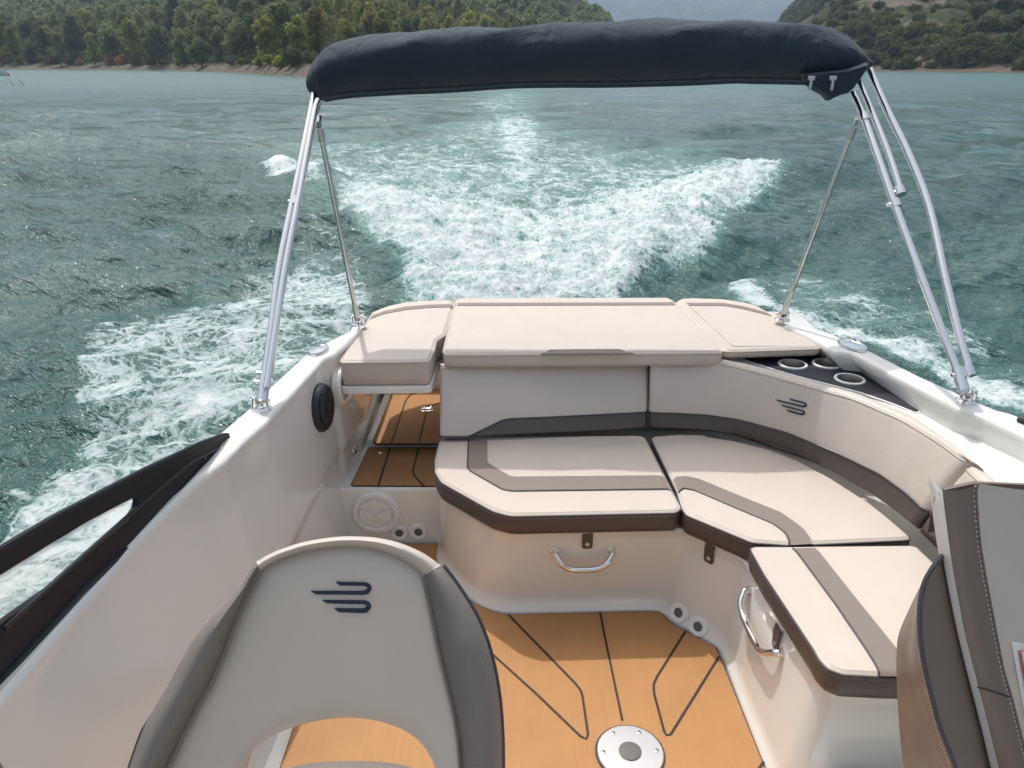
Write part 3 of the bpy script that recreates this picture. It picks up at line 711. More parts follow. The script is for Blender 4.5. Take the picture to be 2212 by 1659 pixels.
for i in range(N):
    T_=Py(tt[i].x,tt[i].y,YB); B_=Py(bo[i].x,bo[i].y,YB-.03); c=(T_+B_)/2; h=(T_.z-B_.z)/2; dep=min(.135,h*1.05+.01); r=[]
    xx=c.x
    for k in range(28):
        a=k*2*math.pi/28; ca_,sa=math.cos(a),math.sin(a)
        wr=.012*math.sin(7*xx+3*a)+.008*math.sin(19*xx+2.3*a+1)+.006*abs(math.sin(31*xx-4*a+2*math.sin(5*xx)))
        wr*= .25+.75*max(0,sa)+.35*max(0,-ca_)*max(0,.4-abs(sa))
        wr*=min(1,h/.08)
        sq=abs(sa)**.8*(1 if sa>0 else -1)
        y=c.y+dep*(abs(ca_)**.85)*(1 if ca_>0 else -1)*(1-.25*(sa<0)*abs(sa))
        r.append(Vector((c.x+ (T_.x-c.x)*sq, y+wr, c.z+h*sq+wr*.6*max(0,sa))))
    rows.append(r)
MB().grid(rows,closed=True,capends=True).obj('canvas_cover',M['canvas'],bim,angle=70)
hem=[Py(bo[i].x,bo[i].y-11,YB-.115) for i in range(6,N-8)]
cvb=bvh([o for o in bim.children if o.name.startswith('canvas_cover')][0]); hp2=[hit(cvb,bo[i].x,bo[i].y-12,.001)[0] for i in range(12,N-14)]; hp2=[p for p in hp2 if p is not None]
MB().tube(smooth(hp2,140),.0028,6).obj('seam',M['canvas'],bim)
# sagging flap with zips at starboard end
def thick(poly,y0,th,par,name,matn):
    f=[Py(*p,y0) for p in poly]; g=[p+Vector((0,th,0)) for p in f]
    return MB().grid([f,g],closed=True,capends=True).obj(name,M[matn],par,smooth=False)
fp_=[A3(p) for p in [(830,470),(850,530),(905,575),(960,605),(990,640),(1050,610),(1115,592),(1150,560),(1215,470),(1245,420),(1250,395),(1100,440),(950,455)]]
fl_rows=[]
c0=fp_
f=[Py(*p,2.83) for p in fp_]; g=[p+Vector((0,.05,0)) for p in f]; 
MB().grid([g,[p.lerp(sum(f,Vector())/len(f),.04)+Vector((0,.015,0)) for p in f],[p.lerp(sum(f,Vector())/len(f),.15) for p in f]],closed=True,capends=True).obj('loose_flap',M['canvas'],bim,angle=50)
edge=[Py(*(p.x,p.y-3),2.84) for p in [Vector((*q,0)) for q in bots[4:24]]]
MB().tube(smooth(edge,80),.006,6).obj('zip_hem',M['canvas'],bim)
for p0,p1 in (((868,492),(857,570)),((1005,492),(995,572))):
    a=Py(*A3(p0),2.815); c=Py(*A3(p1),2.812)
    z=MB().box((a.x-.012,a.y-.004,a.z-.008),(a.x+.012,a.y+.006,a.z+.006),.002).obj('zip_pull',M['steel'],bim)
    MB().tube([a,a.lerp(c,.5),c],[.004,.006,.005],8).obj('zip_tab',M['steel'],z)
# hoops
BL=Pz(565,872,GZ+.03); BRr=Pz(2084,856,GZ+.03)
kk=(2.93-BL.y)/(1.60-(GZ+.03)); pn=Vector((0,1,-kk)).normalized()
def hp_(p,off=0): 
    q=Pp(p[0],p[1],(0,BL.y,GZ+.03),pn); return q+Vector((0,off,0))
def pole(pts,r=.0115,off=0,name='pole'):
    return MB().tube(smooth([hp_(p,off) for p in pts],40),r,12).obj(name,M['chrome'],bim)
# port
pole([(569,838),(588,700),(604,575),(640,400),(681,196)],.0125)
pole([(582,830),(602,700),(622,570),(650,425),(684,240),(692,215)],.0105,-.03)
pole([(577,828),(594,700),(612,575),(645,415),(672,280),(690,205)],.008,.03)
# starboard
pole([(2079,830),(2060,780),(1992,602),(1931,437),(1895,335),(1863,246),(1842,200)],.0125)
pole([(2090,800),(2086,780),(2071,731),(2037,594),(2003,444),(1958,328),(1911,232),(1874,147)],.0125,-.01)
pole([(1940,402),(1917,332),(1883,246),(1852,172)],.0105,-.01)
# stays
def jn(u,v,r=.016,n_='hinge',off=0,L=.03):
    p=hp_((u,v),off); return p
SL0=Pz(773,694,GZ+.03); SL1=hp_((687,258)); SR0=Pz(1690,684,GZ+.03); SR1=hp_((1853,252))
for a,c,lab in ((SL0,SL1,'port'),(SR0,SR1,'starboard')):
    d=(c-a); s=MB().tube([a+d*.03,a+d*.95],.0095,12).obj('stay',M['chrome'],bim); 
    MB().tube([a+d*.90,a+d*.955],.0125,12).obj('sleeve',M['steel'],s)
    MB().tube([a+d*.02,a+d*.09],.0115,12).obj('sleeve',M['steel'],s)
    MB().tube([a+d*.955,a+d*.985,c],[.006,.008,.006],10).obj('hinge_pin',M['chrome'],s)
def clamp(p,ax,r=.017,L=.03,name='hinge'):
    ax=Vector(ax).normalized(); 
    h=MB().tube([p-ax*L/2,p+ax*L/2],r,14).obj(name,M['chrome'],bim)
    e=ax.orthogonal().normalized()
    side_=ax.cross(Vector((0,1,0))).normalized()
    MB().tube([p-side_*.0,p+side_*.028],.006,8).obj('thumb_screw',M['chrome'],h)
    return h
axl=(hp_((681,196))-hp_((569,838))); axr=(hp_((1863,246))-hp_((1992,602)))
for p,a in ((hp_((576,806)),axl),(hp_((571,826)),axl),(hp_((686,262)),axl),(hp_((641,436)),axl),(hp_((1934,440)),axr),(hp_((1866,254)),axr),(hp_((2076,808)),axr),(hp_((1941,412),-.01),axr),(hp_((2089,800),-.01),axr)): clamp(p,a)
# sleeves just above the deck mounts
MB().tube([hp_((566,868)),hp_((573,815))],.0165,14).obj('pole_sleeve',M['chrome'],bim)
MB().tube([hp_((2082,845)),hp_((2068,795))],.0165,14).obj('pole_sleeve',M['chrome'],bim)
def foot(p,top):
    q=Vector((p.x,p.y,GZ))
    m=MB(); m.disc(q,(0,0,1),[(.030,0),(.030,.004),(.024,.010),(.001,.010)],seg=22)
    o=m.obj('deck_mount',M['chrome'],bim)
    MB().box((q.x-.022,q.y-.013,q.z+.006),(q.x-.010,q.y+.013,q.z+.042),.003).box((q.x+.010,q.y-.013,q.z+.006),(q.x+.022,q.y+.013,q.z+.042),.003).obj('mount_cheek',M['chrome'],o)
    MB().tube([q+Vector((-.028,0,.028)),q+Vector((.028,0,.028))],.005,10).obj('clevis_pin',M['chrome'],o)
    MB().tube([q+Vector((0,0,.02)),q.lerp(top,.5)+Vector((0,0,.01)),top],[.011,.007,.010],10).obj('eye_end',M['chrome'],o)
foot(Pz(565,884,GZ),hp_((567,862))); foot(Pz(2086,868,GZ),hp_((2081,842)))
foot(Pz(775,701,GZ),SL0+(SL1-SL0)*.03); foot(Pz(1689,692,GZ),SR0+(SR1-SR0)*.03)
# ------------------------------------------------------------------ passenger bucket seat (port)
seatP=(0,1.04,1.0); ang=math.atan2(.12,.36); sn_=Vector((0,-math.cos(ang),math.sin(ang)))
def sp_(p,off):   # off>0 : toward the camera along the seat normal
    return Pp(*A10(p),Vector(seatP)+sn_*off,sn_)
Oc=[(60,1700),(90,1480),(150,1265),(215,1080),(285,945),(345,850),(400,745),(480,600),(575,485),(730,330),(765,262),(805,195),(900,140),(1050,88),(1200,63),(1310,57),(1440,64),(1560,90),(1680,142),(1760,200),(1795,228),(1870,330),(1960,470),(2020,620),(2060,780),(2085,950),(2095,1120),(2097,1265),(2090,1480),(2070,1700)]
Sc=[(200,1700),(270,1480),(350,1265),(440,1080),(530,905),(565,850),(600,775),(650,655),(700,510),(765,350),(800,285),(828,238),(900,190),(1050,135),(1200,112),(1310,106),(1440,120),(1560,165),(1640,215),(1676,248),(1686,275),(1702,340),(1735,500),(1762,640),(1795,780),(1838,940),(1865,1090),(1880,1265),(1885,1480),(1880,1700)]
Hc=[(640,1700),(680,1480),(740,1265),(752,1240),(770,1210),(800,1170),(850,1130),(900,1095),(950,1072),(1010,1050),(1090,1027),(1170,1012),(1230,1006),(1270,1004),(1300,1003),(1340,1004),(1380,1008),(1420,1014),(1470,1026),(1520,1042),(1570,1062),(1610,1084),(1645,1110),(1680,1145),(1700,1172),(1720,1205),(1735,1240),(1745,1265),(1775,1480),(1790,1700)]
nO=116
O3=gentle(seglerp([Vector((*p,0)) for p in Oc],nO),2); S3=gentle(seglerp([Vector((*p,0)) for p in Sc],nO),2); H3=gentle(seglerp([Vector((*p,0)) for p in Hc],nO),2)
c0=sp_((1300,800),0)
chair1=thing('swivel_chair',(c0.x,.72,0),'beige bucket chair facing forward with grey side bolsters and navy emblem on its back','chair','swivel bucket chairs')
panel=[]; 
for a,b_ in zip(S3,H3):
    r=[]
    for t,off in [(0,-.012),(.03,-.003),(.08,.002),(.16,.004),(.3,.003),(.5,0),(.7,0),(.85,-.002),(.94,-.008),(1,-.022)]:
        q=a.lerp(b_,t); r.append(sp_((q.x,q.y),off))
    e=r[-1]; r.append(e-sn_*.05); panel.append(r)
pn_=MB().grid(panel,flip=True).obj('backrest_panel',M['beige'],chair1,angle=80)
MB().tube([r[0]+sn_*.0015 for r in panel],.0022,6).obj('piping',M['bpipe'],chair1)
i0=int(nO*11/29)+0; i1=int(nO*19/29)+1
def bolster(i,j,name,matn,b1,sub):
    rows=[]
    for k in range(i,j+1):
        o_,s_=O3[k],S3[k]; r=[]; e=min(abs(k-i0),abs(k-i1)); bb_=.016+(b1-.016)*min(1,e/14)
        for t,off in [(0,-.013),(.06,.000),(.2,.5),(.4,.9),(.6,1),(.8,.75),(.93,.25),(1,-.25)]:
            q=s_.lerp(o_,t); of=off if t<.1 else off*bb_
            r.append(sp_((q.x,q.y),of))
        last=r[-1]; rd_=(last-EYE).normalized(); r.append(last+rd_*.03); r.append(last+rd_*.075+Vector((0,0,-.006)))
        rows.append(r)
    o_=MB().grid(rows,flip=False).obj(name,M[matn],chair1,angle=80)
    return rows
rl=bolster(0,i0,'side_bolster','greyfab',.045,0)
rt=bolster(i0,i1,'head_band','beige',.020,0)
rr=bolster(i1,nO-1,'side_bolster','greyfab',.045,0)
MB().tube([r[-3]-sn_*.004 for r in rr[1:]],.0045,8).obj('piping',M['pipe'],chair1)
MB().tube([r[-3]-sn_*.004 for r in rl[:int(len(rl)*.36-3)+3]],[.0042]*int(len(rl)*.36-3)+[.0028,.0014,.0004],8).obj('piping',M['pipe'],chair1)
for rws in (rt[0],rt[-1]): MB().tube(rws[1:8],.0014,5).obj('stitching',M['thread'],chair1)
# rear shell
shell=[]
allr=rl[:-1]+rt[:-1]+rr
cen_=sum((r[-1] for r in allr),Vector())/len(allr)
for r,h in zip(allr,panel): shell.append([r[-1],r[-1].lerp(h[-1],.3)-sn_*.02,r[-1].lerp(h[-1],.7)-sn_*.02,h[-1]])
MB().grid(shell,flip=False).obj('rear_shell',M['gel2'],chair1,angle=80)
emblem(bvh(pn_),lambda p:A10(p),chair1)
# seat cushion of that chair
def seatcush(par,cx,cy,w,d,z,matn='beige',rot=0,arc=None):
    pts=[]
    for k in range(48):
        a=2*math.pi*k/48; ca_,sa=math.cos(a),math.sin(a)
        x=abs(ca_)**.75*(1 if ca_>0 else -1)*w/2; y=abs(sa)**.75*(1 if sa>0 else -1)*d/2
        pts.append(Vector((cx+x*math.cos(rot)-y*math.sin(rot),cy+x*math.sin(rot)+y*math.cos(rot),0)))
    MB().slab(pts,z-.10,z,.03).obj('seat_pad',M[matn],par)
    inn=offset(pts,.05); MB().slab(inn,z-.01,z+.008,.006).obj('seat_insert',M['beige'],par)
    MB().tube([Vector((cx,cy,.0)),Vector((cx,cy,z-.1))],.04,16).obj('pedestal',M['alu'],par)
    MB().disc(Vector((cx,cy,.004)),(0,0,1),[(.13,0),(.13,.006),(.05,.02),(.001,.02)],seg=30).obj('pedestal_foot',M['alu'],par)
pt=Pz(*A10((1370,1190)),.50)
seatcush(chair1,pt.x-.02,pt.y-.23,.46,.46,.50,'greyfab')
# ------------------------------------------------------------------ helm seat (starboard), seen from its side
chair2=thing('swivel_chair',(1.05,1.02,0),'brown and beige swivel chair turned sideways, showing its white shell edge','chair','swivel bucket chairs')
def cv(pts,y0,y1,n=46):
    P=seglerp([Vector((*p,0)) for p in pts],n); P=gentle(P,2); va=P[0].y; vb=P[-1].y
    return [Py(*A9((p.x,p.y)),y0+(y1-y0)*((p.y-va)/(vb-va))) for p in P]
bot_=2250
Wl=[(1622,-55),(1620,0),(1635,130),(1665,360),(1700,560),(1760,850),(1830,1130),(1900,1400),(1960,1659),(2060,2050)]
Wr=[(1662,-62),(1668,0),(1700,250),(1722,400),(1745,530),(1800,830),(1862,1070),(1930,1330),(2010,1659),(2110,2050)]
Sm=[(1880,-105),(1868,-60),(1878,100),(1892,260),(1925,460),(1968,690),(2035,1040),(2090,1220),(2165,1520),(2290,2050)]
Be=[(2500,-80),(2520,0),(2540,130),(2560,260),(2580,460),(2610,690),(2660,1040),(2690,1220),(2730,1520),(2800,2050)]
cWl=cv(Wl,1.165,.985); cWr=cv(Wr,1.155,.975); cSm=cv(Sm,1.17,.985); cBe=cv(Be,1.32,1.14)
def strip(curves,name,matn,bulge=0,dirv=Vector((0,-1,0)),sub=6,extra=None,flip=True):
    rows=[]
    for i in range(len(curves[0])):
        a_,b_=curves[0][i],curves[1][i]; r=[]
        for k in range(sub+1):
            t=k/sub; r.append(a_.lerp(b_,t)+dirv*bulge*math.sin(math.pi*t)**.8)
        rows.append(r)
    return rows,MB().grid(rows,flip=flip).obj(name,M[matn],chair2,angle=80)
MBs=MB(); rows=[]
for a_,b_ in zip(cWl,cWr): rows.append([a_+Vector((.006,.006,-.006)),a_,a_+Vector((.002,-.004,0)),b_+Vector((-.002,-.004,0)),b_,b_+Vector((0,.05,0))])
MB().grid(rows,flip=True,capends=True).obj('shell_edge',M['gel2'],chair2,angle=70)
strip([cWr,cSm],'side_panel','brown2',.010)
strip([cSm,cBe],'back_panel','beige',.020)
# lid on top
rows=[[p,p+Vector((0,.012,-.003)),p+Vector((0,.025,-.03)),p+Vector((.02,.05,-.12))] for p in (cWr[0]+Vector((.004,0,0)),cSm[0],cBe[0])]
MB().grid(rows,flip=True).obj('top_panel',M['brown2'],chair2)
MB().tube([p+Vector((-.001,-.002,0)) for p in cSm],.0028,6).obj('seam',M['brown2'],chair2)
q=MB()
def stitches(curve,dx,name='stitching'):
    q=MB(); P=resample(curve,150)
    for i in range(0,148,2):
        q.tube([P[i]+dx,P[i].lerp(P[i+1],.9)+dx],.0011,5)
    q.obj(name,M['thread'],chair2)
stitches(cSm,Vector((-.007,-.007,0)))
# crease seam
cr=[Py(*A9(p),1.02) for p in [(1890,1163),(1960,1180),(2030,1200),(2098,1226)]]
b2=bvh([o for o in chair2.children if o.name.startswith('side_panel')][0])
pts=[hit(b2,*A9(p),.001,Py(*A9(p),1.03))[0] for p in [(1880,1160),(1930,1172),(1980,1186),(2030,1202),(2075,1218)]]
MB().tube(pts,.0016,6).obj('seam',M['dark'],chair2)
# sticker at the frame edge
b2=bvh([o for o in chair2.children if o.name.startswith('back_panel')][0])
def quad(pts,name,matn,lift,par):
    P=[hit(b2,*A9(p),lift)[0] for p in pts]
    if None in P: return None
    G_=[p+Vector((0,.004,0)) for p in P]
    return MB().grid([P,G_],closed=True,capends=True,flip=True).obj(name,M[matn],par,smooth=False)
st=quad([(2082,885),(2330,895),(2440,1300),(2170,1370)],'sticker',"paper",.003,chair2)
if st: quad([(2120,935),(2300,940),(2390,1240),(2185,1290)],'sticker_print','red',.006,st); quad([(2127,942),(2300,948),(2380,1232),(2190,1282)],'sticker_field','paper',.0085,st)
# front bolster (left of shell edge)
Pi=[(1662,335),(1655,345),(1600,412),(1545,505),(1518,650),(1522,850),(1545,1010),(1592,1200),(1645,1400),(1750,1659),(1850,1950)]
Si=[(1655,330),(1640,348),(1585,415),(1490,600),(1412,768),(1383,850),(1375,980),(1380,1200),(1395,1420),(1420,1659),(1440,1950)]
WL2=[(1664,338),(1667,370),(1680,440),(1700,560),(1730,700),(1765,870),(1812,1060),(1860,1250),(1912,1450),(1960,1659),(2040,1950)]
cPi=cv(Pi,1.12,.93); cSi=cv(Si,1.26,1.10); cW2=cv(WL2,1.14,1.005)
strip([cPi,cW2],'side_bolster','brown2',.022,Vector((-.8,-.6,.1)).normalized(),10)
strip([cSi,cPi],'front_panel','brown2',.012)
MB().tube([p+Vector((-.001,-.002,0)) for p in cPi],.0042,8).obj('piping',M['pipe'],chair2)
stitches([p.lerp(s_,.09) for p,s_ in zip(cPi,cSi)],Vector((-.002,-.006,0)))
rows=[[p,p+Vector((.10,.03,-.01)),p+Vector((.22,.03,-.02))] for p in cSi]
MB().grid(rows,flip=False).obj('front_lining',M['brown2'],chair2)
# pale top of the chair front above bolster
lin=[(1664,300),(1667,345),(1640,372),(1600,405),(1560,470)]
b_top=[Py(*A9(p),1.19) for p in [(1665,300),(1668,352),(1640,380),(1605,420)]]
seatcush(chair2,.98,.72,.44,.44,.50,'brown2',.3)

# ------------------------------------------------------------------ WATER
def vn2(x,y,seed):
    r=np.random.default_rng(seed); T=r.random((256,256)).astype(np.float32)
    xi=np.floor(x).astype(np.int64); yi=np.floor(y).astype(np.int64); fx=x-xi; fy=y-yi
    fx=fx*fx*fx*(fx*(fx*6-15)+10); fy=fy*fy*fy*(fy*(fy*6-15)+10)
    a=T[xi&255,yi&255]; b=T[(xi+1)&255,yi&255]; c=T[xi&255,(yi+1)&255]; d=T[(xi+1)&255,(yi+1)&255]
    return (a*(1-fx)+b*fx)*(1-fy)+(c*(1-fx)+d*fx)*fy
def fbm(x,y,sc,oc,seed,gain=.5,billow=False):
    s=0; a=1; t=0; c,s_=math.cos(.6),math.sin(.6)
    for k in range(oc):
        n=vn2(x*sc,y*sc,seed+k)
        if billow: n=np.abs(n*2-1)
        s=s+n*a; t+=a; a*=gain; sc*=2.03; x,y=x*c-y*s_+3.7,x*s_+y*c+9.1
    return s/t
# raster of wake features in picture units, carried onto the water surface as world positions
GU=np.arange(-400,2620,5.); GV=np.arange(130,1500,4.); UU,VV=np.meshgrid(GU,GV)
def pip_mask(poly):
    ins=np.zeros(UU.shape,bool); n=len(poly)
    for i in range(n):
        x0,y0=poly[i-1]; x1,y1=poly[i]
        if y0==y1: continue
        c=((y0>VV)!=(y1>VV))&(UU<(x1-x0)*(VV-y0)/(y1-y0)+x0); ins^=c
    return ins.astype(np.float32)
def blur(a,ru,rv):
    for ax,r in ((1,ru/5),(0,rv/4)):
        k=max(1,int(round(r)))
        for _ in range(2):
            ker=np.ones(2*k+1)/(2*k+1); a=np.apply_along_axis(lambda m:np.convolve(np.pad(m,k,mode='edge'),ker,'valid'),ax,a)
    return a
def layer(dst,poly,val,ru,rv=None): 
    m=blur(pip_mask(poly),ru,rv or ru*.6)*val; np.maximum(dst,m,out=dst)
FM=np.zeros(UU.shape); AM=np.zeros(UU.shape); HM=np.zeros(UU.shape); CM=np.zeros(UU.shape)
core=[(880,700),(872,640),(860,600),(872,570),(820,535),(770,490),(735,450),(722,420),(735,395),(860,400),(980,420),(1100,432),(1200,430),(1330,405),(1450,388),(1570,372),(1650,355),(1695,352),(1690,385),(1650,420),(1590,445),(1562,470),(1556,530),(1500,560),(1425,570),(1400,612),(1350,650),(1340,700)]
layer(FM,core,.86,20,12)
up=[(640,350),(800,335),(1000,335),(1200,335),(1420,345),(1640,352),(1600,420),(1300,460),(1100,470),(900,450),(740,430)]
layer(FM,up,.62,46,16); layer(AM,up,.6,40); layer(CM,up,.35,30,14); layer(AM,core,1,20); layer(CM,core,1,24,14)
layer(FM,[(1050,450),(1150,450),(1230,520),(1210,600),(1110,640),(1080,560)],.62,30,20)
streak=[(560,350),(640,310),(760,285),(900,300),(1000,250),(1070,215),(1160,215),(1210,280),(1330,310),(1480,330),(1640,350),(1500,405),(1300,420),(700,430)]
layer(FM,streak,.54,60,22); layer(AM,streak,.55,40); layer(CM,streak,.22,30,16)
layer(FM,[(1050,235),(1150,235),(1185,300),(1180,420),(1090,420),(1060,320)],.70,18,14); layer(AM,[(1040,200),(1160,200),(1200,300),(1190,430),(1060,430),(1040,300)],.7,22)
layer(FM,[(1000,225),(1085,198),(1150,198),(1120,235),(1060,260)],.5,16,8)
layer(FM,[(535,345),(600,350),(660,372),(700,392),(705,415),(650,408),(600,400),(570,372)],.95,8,5); layer(HM,[(560,350),(700,375),(760,420),(700,425),(620,400)],.20,16,9)
layer(CM,[(535,345),(700,380),(705,415),(600,400)],.6,10,7); layer(AM,[(640,385),(760,400),(760,440),(660,430)],.6,14)
lw_=[(0,1200),(0,1060),(60,1080),(160,985),(172,900),(180,800),(200,742),(330,690),(400,650),(520,600),(640,570),(720,560),(790,600),(820,650),(780,720),(560,900),(480,960),(200,1150)]
layer(FM,lw_,.68,22,14); layer(FM,[(420,640),(560,540),(660,430),(740,440),(800,560),(820,650),(600,620)],.42,30,20); layer(AM,lw_,.16,30); layer(CM,lw_,.12,30)
def stroke(dst,pts,w,val,bl):
    for (a,b_) in zip(pts,pts[1:]):
        d=math.hypot(b_[0]-a[0],b_[1]-a[1]); nx,ny=-(b_[1]-a[1])/d*w,(b_[0]-a[0])/d*w
        layer(dst,[(a[0]+nx,a[1]+ny),(b_[0]+nx,b_[1]+ny),(b_[0]-nx,b_[1]-ny),(a[0]-nx,a[1]-ny)],val,bl)
stroke(FM,[(330,688),(260,705),(205,740),(196,790),(176,850),(178,910),(165,975),(75,1070),(10,1060)],9,.88,8)
stroke(FM,[(205,790),(280,830),(330,900),(420,930)],8,.72,10)
stroke(FM,[(330,690),(420,650),(560,600)],6,.66,9)
layer(FM,[(0,1110),(160,1010),(330,985),(470,940),(440,985),(280,1040),(120,1120),(0,1200)],.82,16,10)
layer(FM,[(-100,1340),(-50,1180),(120,1090),(300,1040),(420,1000),(430,1060),(280,1150),(100,1300),(0,1400)],.97,16,10)
layer(FM,[(430,760),(640,640),(720,660),(560,830),(430,930),(340,920)],.76,24,16)
rw=[(1550,572),(1620,582),(1668,620),(1700,660),(1790,690),(1900,715),(2010,740),(2110,800),(2230,850),(2230,915),(2120,880),(1990,800),(1860,745),(1730,712),(1660,672),(1580,625)]
layer(FM,rw,.80,12,8); layer(AM,rw,.6,16); layer(CM,rw,.25,14)
rl_=[(1640,560),(1760,580),(1900,620),(2060,700),(2230,790),(2230,880),(2000,790),(1720,700)]
layer(FM,rl_,.50,22,12); layer(AM,rl_,.30,30)
stroke(FM,[(1890,622),(1960,640),(2060,715),(2150,735),(2230,790)],4,.72,7)
layer(HM,[(1340,660),(1420,560),(1540,480),(1560,440),(1680,380),(1700,352),(1560,365),(1400,440),(1280,640)],.17,26,14)
layer(HM,[(870,660),(860,560),(760,450),(740,410),(840,400),(960,500),(1000,640)],.16,26,14)
layer(HM,[(900,700),(900,560),(1000,470),(1200,470),(1330,560),(1340,700)],.13,30,18)
HM-=blur(pip_mask([(1580,470),(1700,400),(1800,440),(1700,560),(1500,600),(1560,540)]),30,16)*.10
HM-=blur(pip_mask([(1100,420),(1250,430),(1300,560),(1180,620),(1060,560)]),30,16)*.10
def samp(m,u,v):
    iu=np.clip((u-GU[0])/5,0,len(GU)-1.001); iv=np.clip((v-GV[0])/4,0,len(GV)-1.001); a=iu.astype(int); b=iv.astype(int); fu=iu-a; fv=iv-b
    r=(m[b,a]*(1-fu)+m[b,a+1]*fu)*(1-fv)+(m[b+1,a]*(1-fu)+m[b+1,a+1]*fu)*fv
    return r
us=np.concatenate([[-30000,-9000,-3500,-1800,-1000,-600,-400],np.arange(-250,2462,2.2),[2620,2800,3200,4000,6000,12000,32000]])
def D2v(D):  # row of the picture for a point D ahead on the water
    r=HW/D; return CY+F*( (r*CS-SN)/(CS+r*SN) )
vfar=[D2v(d) for d in (7000,4000,2500,1700,1200,950,800,700)]
vs=np.concatenate([vfar,np.arange(D2v(700)+.5,160,1.0),np.arange(160,1262,2.1),np.arange(1264,1500,6)])
Um,Vm=np.meshgrid(us,vs)
a=(Um-CX)/F; b_=(Vm-CY)/F; dz=-(SN+b_*CS); t=-HW/dz; X=a*t; Y=(CS-b_*SN)*t
for kk_,(tx,yy) in enumerate(((4,1.2),(8,-4),(40,-60),(300,-400),(2200,-1500))):
    X=np.vstack([X,(a[-1]*tx)[None]]); Y=np.vstack([Y,np.full((1,X.shape[1]),yy)]); Um=np.vstack([Um,Um[-1:]]); Vm=np.vstack([Vm,np.full((1,X.shape[1]),1499.)])
Dd=Y.copy(); sp_y=np.abs(np.gradient(Y,axis=0)); sp_x=np.abs(np.gradient(X,axis=1))
Z=np.zeros_like(X); SX=np.zeros_like(X)
core_cols=(Um>-300)&(Um<2500)
r2=np.random.default_rng(5)
calm=1-.55*np.clip(samp(AM,Um,Vm),0,1)
for k in range(76):
    lam=.15*(1.075**k)*(.9+.2*r2.random()); 
    if lam>14: lam=2+8*r2.random()
    th=R(-66)+r2.normal()*.36; kx,ky=math.cos(th),math.sin(th); w=2*math.pi/lam
    amp=.0085*lam**.82 if lam<3 else .0085*3**.82*(3/lam)**.9
    att=np.clip((lam/(2.6*np.maximum(sp_y,.001))-.6),0,1)
    warp=.25*lam*(vn2(X/(lam*3)+k,Y/(lam*3)+5,k+50)-.5)*2
    grp=.3+1.4*vn2(X/(lam*4.3)+2*k,Y/(lam*4.3),k+150)
    ph=w*(X*kx+Y*ky+warp)+r2.random()*6.28
    s=np.sin(ph); Z+=amp*att*grp*calm*(s-.22*np.cos(2*ph))
ch=samp(CM,Um,Vm); hm=samp(HM,Um,Vm); fo=samp(FM,Um,Vm); ae=samp(AM,Um,Vm)
Z+=hm
Z+=ch*(.26*(fbm(X,Y,1.8,3,300)-.5)+.12*(fbm(X,Y,4.2,4,310,.5,True)-.25)+.045*(fbm(X,Y,15,3,330,.6)-.5))
nearf=np.clip(1-sp_y/.25,0,1)
Z+=nearf*.030*(fbm(X,Y,3.5,5,360,.62)-.5)*(1+1.2*ae)
# narrow spilling crests along the wake shoulders
boatin=((X>-.95)&(X<1.60)&(Y<3.45)); edge=np.clip((np.maximum(np.maximum(-.95-X,X-1.6),Y-3.45))/.5,0,1)
Z=Z*np.where(boatin,0,edge)
Z+=WZ
nr,nc=X.shape
co=np.empty((nr*nc,3),np.float32); co[:,0]=X.ravel(); co[:,1]=Y.ravel(); co[:,2]=Z.ravel()
idx=np.arange(nr*nc).reshape(nr,nc); q=np.stack([idx[:-1,:-1],idx[1:,:-1],idx[1:,1:],idx[:-1,1:]],-1).reshape(-1,4)
me=bpy.data.meshes.new('water'); me.vertices.add(nr*nc); me.vertices.foreach_set('co',co.ravel())
me.loops.add(q.size); me.loops.foreach_set('vertex_index',q.ravel().astype(np.int32)); me.polygons.add(len(q)); me.polygons.foreach_set('loop_start',np.arange(0,q.size,4,dtype=np.int32))
me.polygons.foreach_set('loop_total',np.full(len(q),4,np.int32)) if bpy.app.version<(4,0,0) else None
me.update(calc_edges=True); me.polygons.foreach_set('use_smooth',np.ones(len(q),bool))
for nm,arr in (('foam',fo),('aer',ae)):
    at=me.attributes.new(nm,'FLOAT','POINT'); at.data.foreach_set('value',arr.ravel().astype(np.float32))
# droplets thrown up over the breaking wake
cm_=(ch*np.clip(fo-.3,0,1)).ravel(); near=(Y.ravel()<14)&(Y.ravel()>3.4)&(cm_>.12)
ids=np.nonzero(near)[0]; pr=cm_[ids]*np.minimum(1,(Y.ravel()[ids]/6)**2); pr=pr/pr.sum(); pick=r2.choice(ids,3200,p=pr)
DV=[];DF=[]
for i_ in pick:
    x_,y_,z_=co[i_]; h_=float(r2.exponential(.045)); rr0=float(r2.uniform(.0022,.0075)); x_+=r2.normal()*.03; y_+=r2.normal()*.03; k0=len(DV)
    for d_ in ((1,0,0),(-1,0,0),(0,1,0),(0,-1,0),(0,0,1.2),(0,0,-1.2)): DV.append((x_+d_[0]*rr0,y_+d_[1]*rr0,z_+h_+d_[2]*rr0))
    DF+=[(k0+a0,k0+b0,k0+c0) for a0,b0,c0 in ((0,2,4),(2,1,4),(1,3,4),(3,0,4),(2,0,5),(1,2,5),(3,1,5),(0,3,5))]
M['drop']=mat('white_spray',(.85,.88,.9),.3,var=0)
me2=bpy.data.meshes.new('spray'); me2.from_pydata(DV,[],DF); me2.materials.append(M['drop']); so=bpy.data.objects.new('spray',me2); COL.objects.link(so); tag(so,'fine white spray droplets thrown up over the foaming wake',None,None,'stuff')
